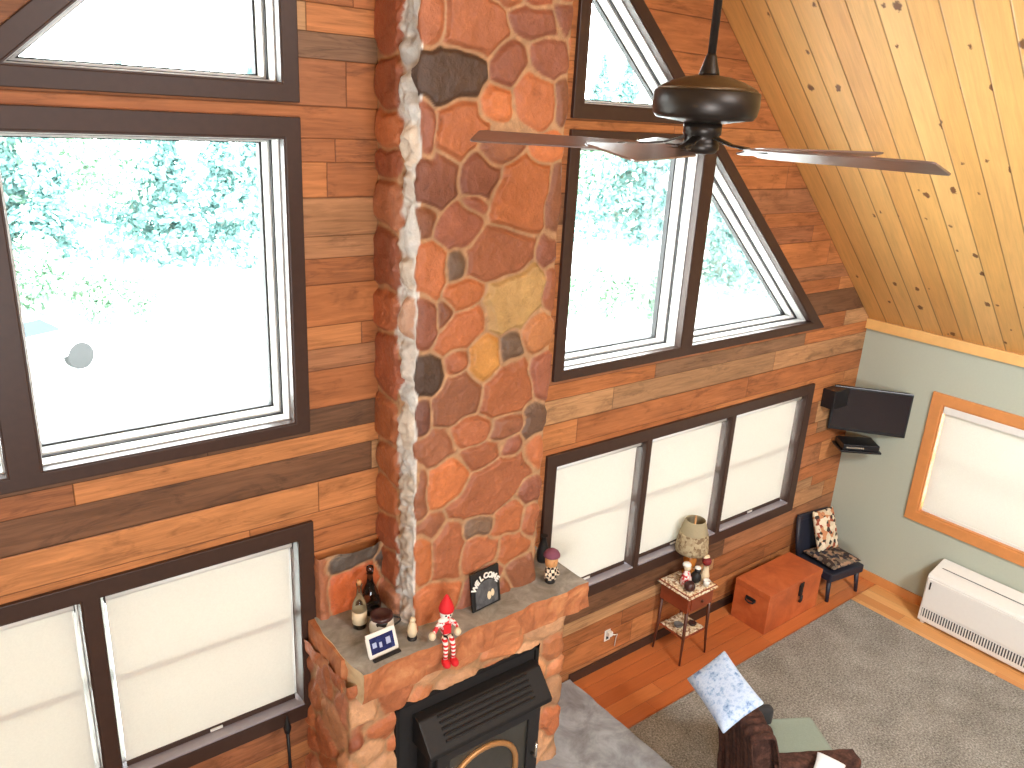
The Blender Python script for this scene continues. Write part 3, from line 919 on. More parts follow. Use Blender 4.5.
# wood stove insert
stove = empty('stove_insert', (0.868, -0.5, 0.05), 0, 'black cast iron stove insert set in the fireplace opening', 'stove')
S = lambda mb: mb.xf(Matrix.Translation((-0.868, 0.5, -0.05)))
S(MB().box2((OX0 + .004, -0.470, 0.05), (OX1 - .004, -0.445, OZ - .004))).build('surround_panel', M['stove_black'], stove, bevel=0.004)
fr = MB()
for a, b in (((OX0 + .004, -0.486, 0.05), (OX0 + .028, -0.468, OZ - .004)), ((OX1 - .028, -0.486, 0.05), (OX1 - .004, -0.468, OZ - .004)), ((OX0 + .004, -0.486, OZ - .03), (OX1 - .004, -0.468, OZ - .004))):
    fr.box2(a, b)
S(fr).build('panel_trim', M['cast_iron'], stove, bevel=0.003)
sx0, sx1 = 0.535, 1.275
S(MB().box2((sx0, -0.60, 0.07), (sx1, -0.470, 0.70))).build('firebox', M['cast_iron'], stove, bevel=0.012)
hood = MB()
prof = [(-0.472, 0.845), (-0.53, 0.835), (-0.655, 0.70), (-0.655, 0.672), (-0.472, 0.672)]
n = len(prof)
vs = [(sx0 - .03 + .0, y, z) for y, z in prof] + [(sx1 + .03, y, z) for y, z in prof]
hood.add(vs, [tuple(range(n))[::-1], tuple(range(n, 2 * n))] + [(i, (i + 1) % n, (i + 1) % n + n, i + n) for i in range(n)])
S(hood).build('hood', M['cast_iron'], stove, bevel=0.008)
lou = MB()
for i in range(5):
    t = i / 4.0
    y = -0.545 - t * 0.085; z = 0.825 - t * 0.092
    lou.bar((sx0 + .08, y, z + .004), (sx1 - .08, y, z + .004), 0.010, 0.012)
S(lou).build('louvres', M['stove_black'], stove, bevel=0.002)
door = S(plate('door', [(sx0 + .03, 0.10), (sx1 - .03, 0.10), (sx1 - .03, 0.655), (sx0 + .03, 0.655)], [[(sx0 + .11, 0.17), (sx1 - .11, 0.17), (sx1 - .11, 0.60), (sx0 + .11, 0.60)]], -0.628, -0.602, M['stove_black'], stove, bevel=0.005)) if False else plate('door', [(sx0 + .03 - .868, 0.05), (sx1 - .03 - .868, 0.05), (sx1 - .03 - .868, 0.605), (sx0 + .03 - .868, 0.605)], [[(sx0 + .11 - .868, 0.12), (sx1 - .11 - .868, 0.12), (sx1 - .11 - .868, 0.55), (sx0 + .11 - .868, 0.55)]], -0.128, -0.102, M['stove_black'], stove, bevel=0.005)
MB().box2((sx0 + .10 - .868, -0.112, 0.11), (sx1 - .10 - .868, -0.106, 0.56)).build('door_glass', simple('stove_glass', rgb(58, 56, 50), 0.12, spec=0.7), door)
arch = MB()
ap = []
cxa = 0.0
for k in range(17):
    a = PI * k / 16
    ap.append((cxa - math.cos(a) * 0.225, -0.118, 0.30 + math.sin(a) * 0.205))
ap = [(cxa - 0.225, -0.118, 0.13)] + ap + [(cxa + 0.225, -0.118, 0.13)]
arch.tube(ap, 0.017, 8)
arch.build('arch_trim', M['brass'], door)
MB().tube([(sx1 - .075 - .868, -0.13, 0.30), (sx1 - .075 - .868, -0.165, 0.30), (sx1 - .075 - .868, -0.165, 0.40)], 0.009, 10).build('door_handle', M['nickel'], door)
lg = MB()
for i, (dx, dz, L, an) in enumerate(((0, .0, .30, .1), (.06, .05, .26, -.5), (-.07, .06, .24, .6))):
    c = Vector((dx, -0.105, 0.17 + dz))
    d = Vector((math.cos(an), 0, math.sin(an))) * L / 2
    lg.tube([c - d, c + d], 0.014, 8)
lg.build('cast_log_relief', M['cast_iron'], door)

# fire tool just left of the fireplace
tool = empty('fireplace_poker', (-0.02, -0.16, 0.0), 0, 'dark fireplace tool standing left of the stone surround', 'fireplace tool')
MB().tube([(0, 0, 0.02), (0, 0.02, 0.6), (0, 0.03, 0.74)], [0.012, 0.008, 0.009], 10).build('shaft', M['cast_iron'], tool)
MB().lathe([(0.001, 0.73), (0.016, 0.745), (0.02, 0.775), (0.012, 0.80), (0.004, 0.84), (0.001, 0.85)], 12, (0, 0.03, 0)).build('handle', M['cast_iron'], tool)
MB().lathe([(0.08, 0.0), (0.08, 0.012), (0.03, 0.02), (0.012, 0.03)], 20).build('base', M['cast_iron'], tool)

# ------------------------------------------------------------------ roller blinds
def make_blind(x0, x1, label, group):
    cx = (x0 + x1) / 2; hw = (x1 - x0) / 2 - 0.016
    r = empty('roller_blind', (cx, 0.024, 0.775), 0, label, 'blind', group)
    mb = MB().tube([(-hw, 0, 0.943), (hw, 0, 0.943)], 0.018, 14)
    mb.build('roller', M['white_metal'], r)
    MB().box2((-hw - .004, -0.02, 0.922), (-hw, 0.02, 0.964)).build('bracket', M['black_plastic'], r)
    MB().box2((hw, -0.02, 0.922), (hw + .004, 0.02, 0.964)).build('bracket', M['black_plastic'], r)
    MB().box2((-hw + .004, 0.0185, 0.035), (hw - .004, 0.0205, 0.945)).build('fabric', M['blind'], r)
    MB().box2((-hw + .004, 0.010, 0.0095), (hw - .004, 0.028, 0.036)).build('bottom_rail', M['dark_stain'], r, bevel=0.003)
    MB().box2((-0.03, 0.005, 0.016), (0.03, 0.010, 0.030)).build('pull_tab', M['white_metal'], r)
    return r
g1 = 'blinds of the low left window'; g2 = 'blinds of the low right window'
names_l = ['cream roller blind at the picture\'s left edge, left of the dark mullion', 'cream roller blind between the dark mullion and the fireplace']
for h, lb in zip(ll_in, names_l): make_blind(h[0][0] + .012, h[1][0] - .012, lb, g1)
names_r = ['cream roller blind nearest the chimney in the triple window', 'middle cream roller blind of the triple window, behind the lamp', 'cream roller blind of the triple window nearest the green wall']
for h, lb in zip(lr_in, names_r): make_blind(h[0][0] + .012, h[1][0] - .012, lb, g2)
b = empty('roller_blind', (XC + 0.012, -1.3175, 0.81), 0, 'cream roller blind with white headrail in the orange framed window', 'blind')
hw = 0.555
MB().box2((-0.03, -hw, 0.885), (0.02, hw, 0.945)).build('headrail', M['white_metal'], b, bevel=0.006)
MB().box2((0.004, -hw + .006, 0.04), (0.006, hw - .006, 0.89)).build('fabric', M['blind'], b)
MB().box2((-0.004, -hw + .006, 0.018), (0.012, hw - .006, 0.042)).build('bottom_rail', M['white_metal'], b, bevel=0.003)

# ------------------------------------------------------------------ ceiling fan
HX, HY = 0.945, -1.515
fan = empty('ceiling_fan', (HX, HY, 3.68), 0, 'dark bronze ceiling fan with brown blades hanging on a long rod', 'ceiling fan')
zr = RZ - 3.68 - 0.02
MB().tube([(0, 0, 0.23), (0, 0, zr)], 0.0135, 14).build('downrod', M['dark_metal'], fan)
MB().lathe([(0.07, zr), (0.068, zr - 0.05), (0.03, zr - 0.09), (0.014, zr - 0.1)], 24).build('canopy', M['dark_metal'], fan)
MB().lathe([(0.014, 0.305), (0.018, 0.295), (0.024, 0.272), (0.032, 0.25), (0.034, 0.238)], 24).build('rod_collar', M['dark_metal'], fan)
MB().lathe([(0.03, 0.241), (0.07, 0.235), (0.115, 0.222), (0.152, 0.204), (0.163, 0.194)], 40).build('motor_cover', M['bronze_rim'], fan)
MB().lathe([(0.163, 0.194), (0.170, 0.188), (0.171, 0.150), (0.166, 0.122), (0.155, 0.108), (0.10, 0.10), (0.062, 0.094)], 40).build('motor_housing', M['dark_metal'], fan)
MB().lathe([(0.062, 0.096), (0.062, 0.06), (0.056, 0.056), (0.056, 0.034), (0.06, 0.03), (0.06, 0.014), (0.05, 0.002), (0.001, -0.004)], 32).build('switch_housing', M['dark_metal'], fan)
rad = 0.765
def blade_parts(ang):
    piv = Matrix.Rotation(ang, 4, 'Z')
    tilt = Matrix.Rotation(math.radians(-13), 4, 'X')
    mb = MB()
    prof = [(0.19, 0.048), (0.22, 0.058), (0.45, 0.066), (0.62, 0.071), (0.742, 0.074), (0.762, 0.070), (0.768, 0.060)]
    top = [(x, w) for x, w in prof] + [(x, -w) for x, w in prof[::-1]]
    n = len(top)
    vs = [(x, y, 0.003) for x, y in top] + [(x, y, -0.003) for x, y in top]
    mb.add(vs, [tuple(range(n)), tuple(range(n, 2 * n))[::-1]] + [(i, (i + 1) % n, (i + 1) % n + n, i + n) for i in range(n)])
    mb.xf(piv @ Matrix.Translation((0, 0, 0.012)) @ tilt)
    b = mb.build('blade', M['blade_top'], fan, bevel=0.0015)
    ir = MB()
    ir.bar((0.05, 0, 0.052), (0.12, 0, 0.03), 0.032, 0.007)
    ir.bar((0.12, 0, 0.03), (0.20, 0, 0.021), 0.026, 0.007)
    ir.bar((0.19, 0.018, 0.018), (0.27, 0.03, 0.018), 0.018, 0.006)
    ir.bar((0.19, -0.018, 0.018), (0.27, -0.03, 0.018), 0.018, 0.006)
    ir.bar((0.19, -0.026, 0.018), (0.19, 0.026, 0.018), 0.022, 0.006)
    ir.xf(piv)
    ir.build('blade_iron', M['dark_metal'], b, bevel=0.002)
for k in range(5):
    blade_parts(math.radians(-85 + 72 * k))

# ------------------------------------------------------------------ things on the mantel
def lathe_part(name, prof, mat, parent, n=24, c=(0, 0, 0)):
    return MB().lathe(prof, n, c).build(name, mat, parent)

b1 = empty('glass_bottle', (0.345, -0.215, MZ), 0, 'slim clear glass bottle at the left end of the mantel', 'bottle')
lathe_part('body', [(0.033, 0.0), (0.037, 0.006), (0.037, 0.12), (0.030, 0.15), (0.016, 0.18), (0.0125, 0.215), (0.0125, 0.235), (0.015, 0.238), (0.015, 0.25)], M['bottle_glass'], b1)
lathe_part('label_band', [(0.0378, 0.03), (0.0378, 0.1)], M['cream'], b1)
lathe_part('cork', [(0.011, 0.245), (0.012, 0.268), (0.001, 0.27)], M['tan'], b1)
b2 = empty('glass_decanter', (0.455, -0.12, MZ), 0, 'dark glass decanter with a wide base behind the spotted pot', 'decanter')
lathe_part('body', [(0.055, 0.0), (0.06, 0.008), (0.055, 0.06), (0.038, 0.12), (0.018, 0.17), (0.014, 0.215), (0.018, 0.222)], M['smoke_glass'], b2)
lathe_part('stopper', [(0.011, 0.22), (0.02, 0.24), (0.018, 0.262), (0.001, 0.27)], M['smoke_glass'], b2)

mug = empty('spotted_pot', (0.405, -0.335, MZ), 0, 'white pot with dark spots and a dark brown rim on the mantel', 'pot')
lathe_part('body', [(0.045, 0.0), (0.056, 0.01), (0.062, 0.05), (0.058, 0.095), (0.052, 0.108), (0.046, 0.106), (0.05, 0.06), (0.001, 0.055)], M['spot'], mug)
lathe_part('rim', [(0.052, 0.100), (0.058, 0.106), (0.056, 0.122), (0.044, 0.124), (0.040, 0.110), (0.001, 0.106)], M['dark_brown_glaze'], mug)
hp = [(0.058 + 0.042 * math.sin(PI * k / 10), -0.012 * math.sin(PI * k / 10), 0.088 - 0.06 * k / 10) for k in range(11)]
MB().tube(hp, 0.005, 8).build('handle', M['black'], mug)

card = empty('picture_card', (0.345, -0.472, MZ), math.radians(3), 'small blue picture in a white frame leaning at the mantel edge', 'picture')
card.scale = (1.2, 1.2, 1.25)
T = Matrix.Rotation(math.radians(-24), 4, 'X')
cf = MB()
for a, b in (((-0.066, -0.004, 0.0), (0.066, 0.004, 0.012)), ((-0.066, -0.004, 0.078), (0.066, 0.004, 0.094)), ((-0.066, -0.004, 0.012), (-0.054, 0.004, 0.078)), ((0.054, -0.004, 0.012), (0.066, 0.004, 0.078))):
    cf.box2(a, b)
cf.xf(T).build('frame', M['white'], card, bevel=0.0015)
MB().box2((-0.055, -0.002, 0.011), (0.055, 0.003, 0.079)).xf(T).build('print', M['card_blue'], card)
for (x, w, z, hh) in ((-0.035, .018, .046, .02), (-0.008, .012, .04, .02), (0.028, .02, .046, .026)):
    MB().box2((x - w / 2, -0.0035, z - hh / 2), (x + w / 2, -0.002, z + hh / 2)).xf(T).build('print_patch', M['card_pale'], card)
MB().box2((-0.004, 0.0, 0.0), (0.004, 0.045, 0.008)).build('easel_leg', M['white'], card)
MB().box2((-0.062, -0.03, 0.0), (0.062, -0.012, 0.008)).build('base', M['black'], card, bevel=0.002)

fig = empty('bird_figurine', (0.515, -0.445, MZ), 0, 'little cream and brown figurine between the pot and the red doll', 'figurine')
fig.scale = (1.2, 1.2, 1.2)
lathe_part('body', [(0.001, 0.012), (0.016, 0.016), (0.022, 0.04), (0.017, 0.066), (0.01, 0.082), (0.001, 0.088)], M['cream'], fig)
MB().ball((0, -0.002, 0.093), 0.013).build('head', M['cream'], fig)
MB().ball((0.016, -0.004, 0.046), 0.014, s=(0.6, 0.9, 1.7)).build('wing', M['brown'], fig)
lathe_part('base', [(0.02, 0.0), (0.021, 0.006), (0.016, 0.014), (0.001, 0.015)], M['black'], fig)

# red elf doll sitting on the mantel edge
elf = empty('elf_doll', (0.652, -0.535, MZ), math.radians(-12), 'red and white elf doll sitting on the mantel with legs dangling', 'doll')
elf.scale = (1.18, 1.18, 1.18)
def skin(name, verts, edges, radii, mat, parent, sub=1):
    me = bpy.data.meshes.new(name)
    me.from_pydata(verts, edges, [])
    o = bpy.data.objects.new(name, me)
    COL.objects.link(o)
    o.parent = parent
    md = o.modifiers.new('skin', 'SKIN')
    for v, r in zip(me.skin_vertices[0].data, radii): v.radius = (r, r)
    me.skin_vertices[0].data[0].use_root = True
    s = o.modifiers.new('sub', 'SUBSURF'); s.levels = sub; s.render_levels = sub
    me.materials.append(mat)
    return o
skin('body', [(0, 0.0, 0.02), (0, 0.0, 0.055), (0, 0.0, 0.088), (0, 0.0, 0.103),
              (-0.028, -0.003, 0.085), (-0.05, -0.012, 0.062), (-0.062, -0.02, 0.048),
              (0.028, -0.003, 0.085), (0.044, -0.016, 0.066), (0.04, -0.032, 0.055)],
     [(0, 1), (1, 2), (2, 3), (2, 4), (4, 5), (5, 6), (2, 7), (7, 8), (8, 9)],
     [0.024, 0.022, 0.019, 0.011, 0.011, 0.01, 0.009, 0.011, 0.01, 0.009], M['fringe'], elf)
MB().ball((0, -0.002, 0.128), 0.026, s=(1.05, 1, 1.05)).build('head', M['white'], elf)
for sx in (-1, 1):
    MB().ball((0.01 * sx, -0.027, 0.131), 0.004, 0, 8).build('eye', M['black'], elf)
MB().ball((0, -0.029, 0.124), 0.0045, 0, 8).build('nose', M['red'], elf)
MB().lathe([(0.031, 0.138), (0.033, 0.15), (0.026, 0.172), (0.015, 0.195), (0.006, 0.212), (0.001, 0.216)], 18, (0.002, 0.002, 0)).build('hat', M['red'], elf)
MB().ball((-0.02, -0.022, 0.112), 0.016, s=(1.5, 0.8, 0.7)).build('scarf', M['white'], elf)
MB().box((0, -0.021, 0.062), (0.034, 0.008, 0.045)).build('vest', M['red'], elf, bevel=0.003)
for sx in (-1, 1):
    MB().ball((-0.067 if sx < 0 else 0.039, -0.023 if sx < 0 else -0.038, 0.045 if sx < 0 else 0.052), 0.016, s=(1, 1, 1.2)).build('mitten', M['cream'], elf)
    MB().tube([(0.013 * sx, -0.012, 0.016), (0.015 * sx, -0.035, 0.018), (0.016 * sx, -0.048, 0.004), (0.017 * sx, -0.052, -0.03), (0.017 * sx, -0.052, -0.062)], [0.012, 0.012, 0.011, 0.0095, 0.009], 12).build('leg', M['stripe'], elf)
    MB().ball((0.018 * sx, -0.062, -0.074), 0.021, s=(0.85, 1.5, 0.8)).build('shoe', M['red'], elf)
MB().tube([(-0.022, -0.016, 0.026), (0, -0.026, 0.02), (0.022, -0.016, 0.026)], 0.009, 10).build('skirt', M['checker'], elf)

# slate sign with arched lettering
sign = empty('slate_sign', (0.985, -0.43, MZ), math.radians(6), 'black and grey slate sign with white arched WELCOME lettering', 'sign')
sign.scale = (1.16, 1.16, 1.16)
T = Matrix.Rotation(math.radians(-9), 4, 'X')
MB().box2((-0.085, 0.0, 0.0), (0.085, 0.012, 0.185)).xf(T).build('board', M['black'], sign, bevel=0.003)
ar = MB()
op = [(-0.066, 0.012)] + [(-math.cos(PI * k / 20) * 0.066, 0.075 + math.sin(PI * k / 20) * 0.06) for k in range(21)] + [(0.066, 0.012)]
n = len(op)
ar.add([(x, -0.004, z) for x, z in op] + [(x, 0.0, z) for x, z in op], [tuple(range(n)), tuple(range(n, 2 * n))[::-1]] + [(i, (i + 1) % n, (i + 1) % n + n, i + n) for i in range(n)])
ar.xf(T).build('slate_panel', M['slate_picture'], sign)
MB().ball((0.012, -0.006, 0.055), 0.017, s=(0.7, 0.25, 1.2)).ball((0.033, -0.006, 0.062), 0.015, s=(0.7, 0.25, 1.2)).xf(T).build('raised_motif', M['cream'], sign)
try:
    fverts = []; ffaces = []
    W = 'WELCOME'
    dg = None
    for i, chx in enumerate(W):
        cu = bpy.data.curves.new('t', 'FONT'); cu.body = chx; cu.size = 0.036; cu.extrude = 0.0015; cu.align_x = 'CENTER'; cu.offset = 0.0018
        ob = bpy.data.objects.new('t', cu); COL.objects.link(ob)
        bpy.context.view_layer.update()
        me = bpy.data.meshes.new_from_object(ob.evaluated_get(bpy.context.evaluated_depsgraph_get()))
        ang = math.radians(66 - 132 * i / 6)
        Rm = T @ Matrix.Translation((-math.sin(ang) * 0.064, -0.004, 0.084 + math.cos(ang) * 0.060)) @ Matrix.Rotation(-ang * 0.75, 4, 'Y') @ Matrix.Rotation(PI / 2, 4, 'X')
        off = len(fverts)
        fverts += [tuple(Rm @ v.co) for v in me.vertices]
        ffaces += [tuple(k + off for k in p.vertices) for p in me.polygons]
        bpy.data.objects.remove(ob); bpy.data.curves.remove(cu); bpy.data.meshes.remove(me)
    mb = MB(); mb.add(fverts, ffaces); mb.build('lettering', M['white'], sign)
except Exception as ex:
    print('lettering failed', ex)

gn = empty('gnome_figurine', (1.425, -0.425, MZ), 0, 'standing figurine with plum cap and checked coat at the mantel\'s right end', 'figurine')
lathe_part('coat', [(0.026, 0.02), (0.036, 0.026), (0.036, 0.06), (0.03, 0.09), (0.02, 0.1), (0.001, 0.101)], M['checker'], gn)
lathe_part('base', [(0.03, 0.0), (0.03, 0.018), (0.022, 0.022), (0.001, 0.022)], M['black'], gn)
lathe_part('head', [(0.018, 0.098), (0.034, 0.108), (0.037, 0.14), (0.034, 0.168), (0.02, 0.176), (0.001, 0.178)], M['tan'], gn)
lathe_part('cap', [(0.037, 0.164), (0.047, 0.166), (0.047, 0.176), (0.038, 0.192), (0.02, 0.205), (0.001, 0.208)], M['purple'], gn)
MB().ball((-0.006, -0.037, 0.14), 0.008, 0, 8).build('nose', M['tan'], gn)
for sx in (-1, 1):
    MB().tube([(0.03 * sx, 0, 0.085), (0.042 * sx, -0.01, 0.06), (0.03 * sx, -0.03, 0.048)], 0.009, 8).build('arm', M['checker'], gn)

vs_ = empty('black_vase', (1.525, -0.235, MZ), 0, 'slim black vase beside the chimney at the mantel\'s right end', 'vase')
lathe_part('body', [(0.028, 0.0), (0.034, 0.02), (0.036, 0.07), (0.026, 0.11), (0.015, 0.14), (0.018, 0.165), (0.022, 0.17)], M['black'], vs_)
# ------------------------------------------------------------------ end table, lamp and ornaments
TX, TY_ = 3.015, -0.185
et = empty('end_table', (TX, TY_, 0), 0, 'small two tier reddish wood side table on thin legs', 'side table')
MB().box2((-0.155, -0.145, 0.575), (0.155, 0.145, 0.595)).build('tabletop', M['mahogany'], et, bevel=0.004)
MB().box2((-0.14, -0.13, 0.44), (0.14, 0.13, 0.575)).build('apron', M['mahogany'], et, bevel=0.003)
dr = MB().box2((-0.11, -0.138, 0.465), (0.11, -0.13, 0.555)).build('drawer', M['mahogany'], et, bevel=0.002)
MB().ball((0, -0.146, 0.51), 0.011).build('drawer_knob', M['dark_wood'], dr)
MB().box2((-0.125, -0.12, 0.205), (0.125, 0.12, 0.22)).build('lower_shelf', M['mahogany'], et, bevel=0.003)
for sx in (-1, 1):
    for sy in (-1, 1):
        MB().tube([(0.125 * sx, 0.118 * sy, 0.45), (0.13 * sx, 0.123 * sy, 0.21), (0.142 * sx, 0.132 * sy, 0.0)], [0.014, 0.011, 0.007], 10).build('leg', M['dark_wood'], et)

def doily(name, x0, x1, y0, y1, z, drop, label, parent_loc):
    mb = MB()
    nx, ny = 14, 14
    vs = []
    for j in range(ny + 1):
        for i in range(nx + 1):
            u = -1 + 2 * i / nx; v = -1 + 2 * j / ny
            x = (x0 + x1) / 2 + u * (x1 - x0) / 2; y = (y0 + y1) / 2 + v * (y1 - y0) / 2
            edge = max(0, max(abs(u), abs(v)) - 0.86) / 0.14
            vs.append((x, y, z - drop * edge + 0.002 * math.sin(i * 3 + j * 2) * edge))
    fs = [(j * (nx + 1) + i, j * (nx + 1) + i + 1, (j + 1) * (nx + 1) + i + 1, (j + 1) * (nx + 1) + i) for j in range(ny) for i in range(nx)]
    mb.add(vs, fs, 0, True)
    o = mb.build(name, M['lace'], None, solid=0.002)
    o.location = parent_loc
    return tag(o, label, 'cloth')
doily('lace_cloth', -0.166, 0.166, -0.156, 0.156, 0.598, 0.02, 'cream lace cloth on top of the side table', (TX, TY_, 0))
doily('lace_cloth', -0.118, 0.118, -0.112, 0.112, 0.222, 0.0, 'patterned cream cloth on the lower shelf of the side table', (TX, TY_, 0))
bk = empty('candy_dish', (TX - 0.045, TY_ - 0.0, 0.224), 0, 'small dark dish at the left on the table\'s lower shelf', 'dish')
lathe_part('bowl', [(0.018, 0.0), (0.03, 0.008), (0.036, 0.022), (0.032, 0.02), (0.001, 0.01)], M['slate_grey'], bk)
bk = empty('candy_dish', (TX + 0.06, TY_ - 0.045, 0.224), 0, 'small dark dish at the right on the table\'s lower shelf', 'dish')
lathe_part('bowl', [(0.016, 0.0), (0.027, 0.008), (0.032, 0.02), (0.028, 0.018), (0.001, 0.009)], M['dark_brown_glaze'], bk)

LZ = 0.602
lamp = empty('table_lamp', (TX + 0.085, TY_ + 0.075, LZ), 0, 'table lamp with tan lace shade and amber base before the window', 'lamp')
lathe_part('base', [(0.05, 0.0), (0.052, 0.012), (0.03, 0.022), (0.022, 0.035), (0.042, 0.075), (0.05, 0.11), (0.04, 0.15), (0.018, 0.18), (0.012, 0.2)], M['amber'], lamp)
lathe_part('stem', [(0.008, 0.195), (0.008, 0.46)], M['brass'], lamp)
sh = MB().lathe([(0.115, 0.225), (0.113, 0.25), (0.104, 0.32), (0.092, 0.38), (0.076, 0.435), (0.072, 0.445)], 28)
sh.f = [f for f in sh.f if len(f) == 4]; sh.mi = sh.mi[:len(sh.f)]; sh.sm = sh.sm[:len(sh.f)]
shade = sh.build('lamp_shade', M['shade_plain'], lamp, solid=0.002)
sh = MB().lathe([(0.121, 0.195), (0.12, 0.225), (0.117, 0.25), (0.107, 0.33), (0.103, 0.345)], 28)
sh.f = [f for f in sh.f if len(f) == 4]; sh.mi = sh.mi[:len(sh.f)]; sh.sm = sh.sm[:len(sh.f)]
sh.build('lace_fringe', M['lace_shade'], shade, solid=0.002)
lathe_part('finial', [(0.001, 0.48), (0.007, 0.47), (0.006, 0.455), (0.002, 0.45)], M['brass'], lamp)

def ornament(name, loc, label, cat, parts):
    r = empty(name, (TX + loc[0], TY_ + loc[1], LZ), 0, label, cat, 'ornaments on the side table')
    r.scale = (1.3, 1.3, 1.3)
    for pn, prof, m, c in parts: lathe_part(pn, prof, m, r, 16, c)
    return r
egg = lambda r, h, z0=0.0: [(0.001, z0)] + [(math.sin(PI * k / 8) * r, z0 + h / 2 - math.cos(PI * k / 8) * h / 2) for k in range(1, 8)] + [(0.001, z0 + h)]
ornament('doll_figurine', (-0.045, -0.01), 'pink and white doll figurine in the middle of the side table', 'figurine',
         [('body', [(0.034, 0.0), (0.03, 0.04), (0.016, 0.075), (0.012, 0.085)], M['fringe'], (0, 0, 0)), ('head', egg(0.021, 0.045, 0.08), M['cream'], (0, 0, 0)), ('bonnet', egg(0.025, 0.03, 0.102), M['white'], (0, 0.006, 0))])
ornament('cat_figurine', (0.02, -0.045), 'black figurine with white cap at the front of the lace cloth', 'figurine',
         [('body', egg(0.03, 0.075), M['black'], (0, 0, 0)), ('head', egg(0.019, 0.036, 0.066), M['black'], (0, -0.008, 0)), ('cap', egg(0.018, 0.02, 0.09), M['white'], (0, -0.006, 0))])
v = ornament('bud_vase', (0.105, -0.06), 'cream bud vase holding a dark red bloom on the side table', 'vase',
         [('body', [(0.022, 0.0), (0.026, 0.03), (0.018, 0.07), (0.014, 0.09), (0.018, 0.096)], M['cream'], (0, 0, 0))])
MB().ball((0, 0, 0.122), 0.027, s=(1, 1, 0.95)).build('bloom', M['dark_red'], v)
MB().ball((0.004, 0.01, 0.145), 0.018, s=(1.3, 1, 0.6)).build('blossom', M['cream'], v)
ornament('round_pot', (-0.09, -0.085), 'small dark brown pot at the left corner of the lace cloth', 'pot',
         [('body', [(0.018, 0.0), (0.03, 0.012), (0.032, 0.03), (0.022, 0.046), (0.018, 0.05), (0.001, 0.044)], M['dark_brown_glaze'], (0, 0, 0))])
ornament('white_cup', (0.06, -0.115), 'small white cup nearest the front corner of the lace cloth', 'cup',
         [('body', [(0.014, 0.0), (0.018, 0.02), (0.02, 0.036), (0.017, 0.034), (0.001, 0.01)], M['white'], (0, 0, 0))])

# ------------------------------------------------------------------ wooden chest
chx0, chx1, chy0, chy1 = 3.72, 4.44, -0.44, -0.12
ch = empty('wooden_chest', ((chx0 + chx1) / 2, (chy0 + chy1) / 2, 0), 0, 'orange brown wooden blanket chest on the floor under the window', 'chest')
hw, hd = (chx1 - chx0) / 2, (chy1 - chy0) / 2
MB().box2((-hw, -hd, 0.0), (hw, hd, 0.306)).build('body', M['chest_wood'], ch, bevel=0.003)
lid = MB().box2((-hw - .003, -hd - .003, 0.308), (hw + .003, hd, 0.355)).build('lid', M['chest_wood'], ch, bevel=0.003)
MB().box2((0.045, -hd - .02, 0.215), (0.075, -hd, 0.31)).box2((0.035, -hd - .017, 0.29), (0.085, -hd - .011, 0.335)).tube([(0.06, -hd - .024, 0.225), (0.055, -hd - .028, 0.19), (0.05, -hd - .02, 0.165)], 0.012, 8).build('latch', M['black'], ch)
hpz = MB()
hpz.box2((-hw - .006, -0.045, 0.225), (-hw, 0.045, 0.255))
hpz.tube([(-hw - .004, -0.04, 0.24), (-hw - .022, -0.034, 0.225), (-hw - .024, 0, 0.215), (-hw - .022, 0.034, 0.225), (-hw - .004, 0.04, 0.24)], 0.007, 8)
hpz.build('side_handle', M['black'], ch)

# ------------------------------------------------------------------ small chair in the corner
RKX, RKY, RKR = 4.79, -0.30, math.radians(-98)
rk = empty('corner_chair', (RKX, RKY, 0), RKR, 'small dark navy chair with floral cushions in the room\'s corner', 'chair')
# local: +x faces forward
MB().box2((-0.19, -0.21, 0.19), (0.20, 0.21, 0.265)).build('seat', M['navy'], rk, bevel=0.012)
for sy in (-1, 1):
    MB().tube([(0.16, 0.175 * sy, 0.2), (0.185, 0.185 * sy, 0.0)], [0.022, 0.015], 10).build('leg', M['navy'], rk)
    MB().tube([(-0.15, 0.175 * sy, 0.2), (-0.185, 0.185 * sy, 0.0)], [0.022, 0.015], 10).build('leg', M['navy'], rk)
    MB().tube([(-0.16, 0.205 * sy, 0.24), (-0.20, 0.205 * sy, 0.42), (-0.235, 0.19 * sy, 0.60)], 0.02, 10).build('back_post', M['navy'], rk)
MB().box((-0.205, 0, 0.42), (0.024, 0.39, 0.34), (0, math.radians(-12), 0)).build('backrest', M['navy'], rk, bevel=0.01)
MB().box((-0.24, 0, 0.585), (0.03, 0.39, 0.06), (0, math.radians(-12), 0)).build('crest_rail', M['navy'], rk, bevel=0.012)

def cushion(name, w, d, h, mat, loc, rot, label, cat='cushion', parent=None):
    mb = MB()
    N = 10
    vs = []; 
    for s in (1, -1):
        for j in range(N + 1):
            for i in range(N + 1):
                u = -1 + 2 * i / N; v = -1 + 2 * j / N
                pr = max(0, (1 - abs(u) ** 3)) ** 0.5 * max(0, (1 - abs(v) ** 3)) ** 0.5
                sq = 1 - 0.07 * (u * u + v * v - 1 if u * u + v * v > 1 else 0) * 0
                pin = 1 - 0.06 * (1 - abs(u) ** 2) * 0
                vs.append((u * w / 2 * (1 - 0.06 * (1 - v * v)), v * d / 2 * (1 - 0.06 * (1 - u * u)), s * h / 2 * pr))
    n2 = (N + 1) * (N + 1)
    fs = []
    for s in (0, 1):
        for j in range(N):
            for i in range(N):
                a = s * n2 + j * (N + 1) + i
                fs.append((a, a + 1, a + N + 2, a + N + 1) if s == 0 else (a, a + N + 1, a + N + 2, a + 1))
    mb.add(vs, fs, 0, True)
    o = mb.build(name, mat, parent, subsurf=1)
    o.location = loc; o.rotation_euler = rot
    if cat: tag(o, label, cat)
    return o
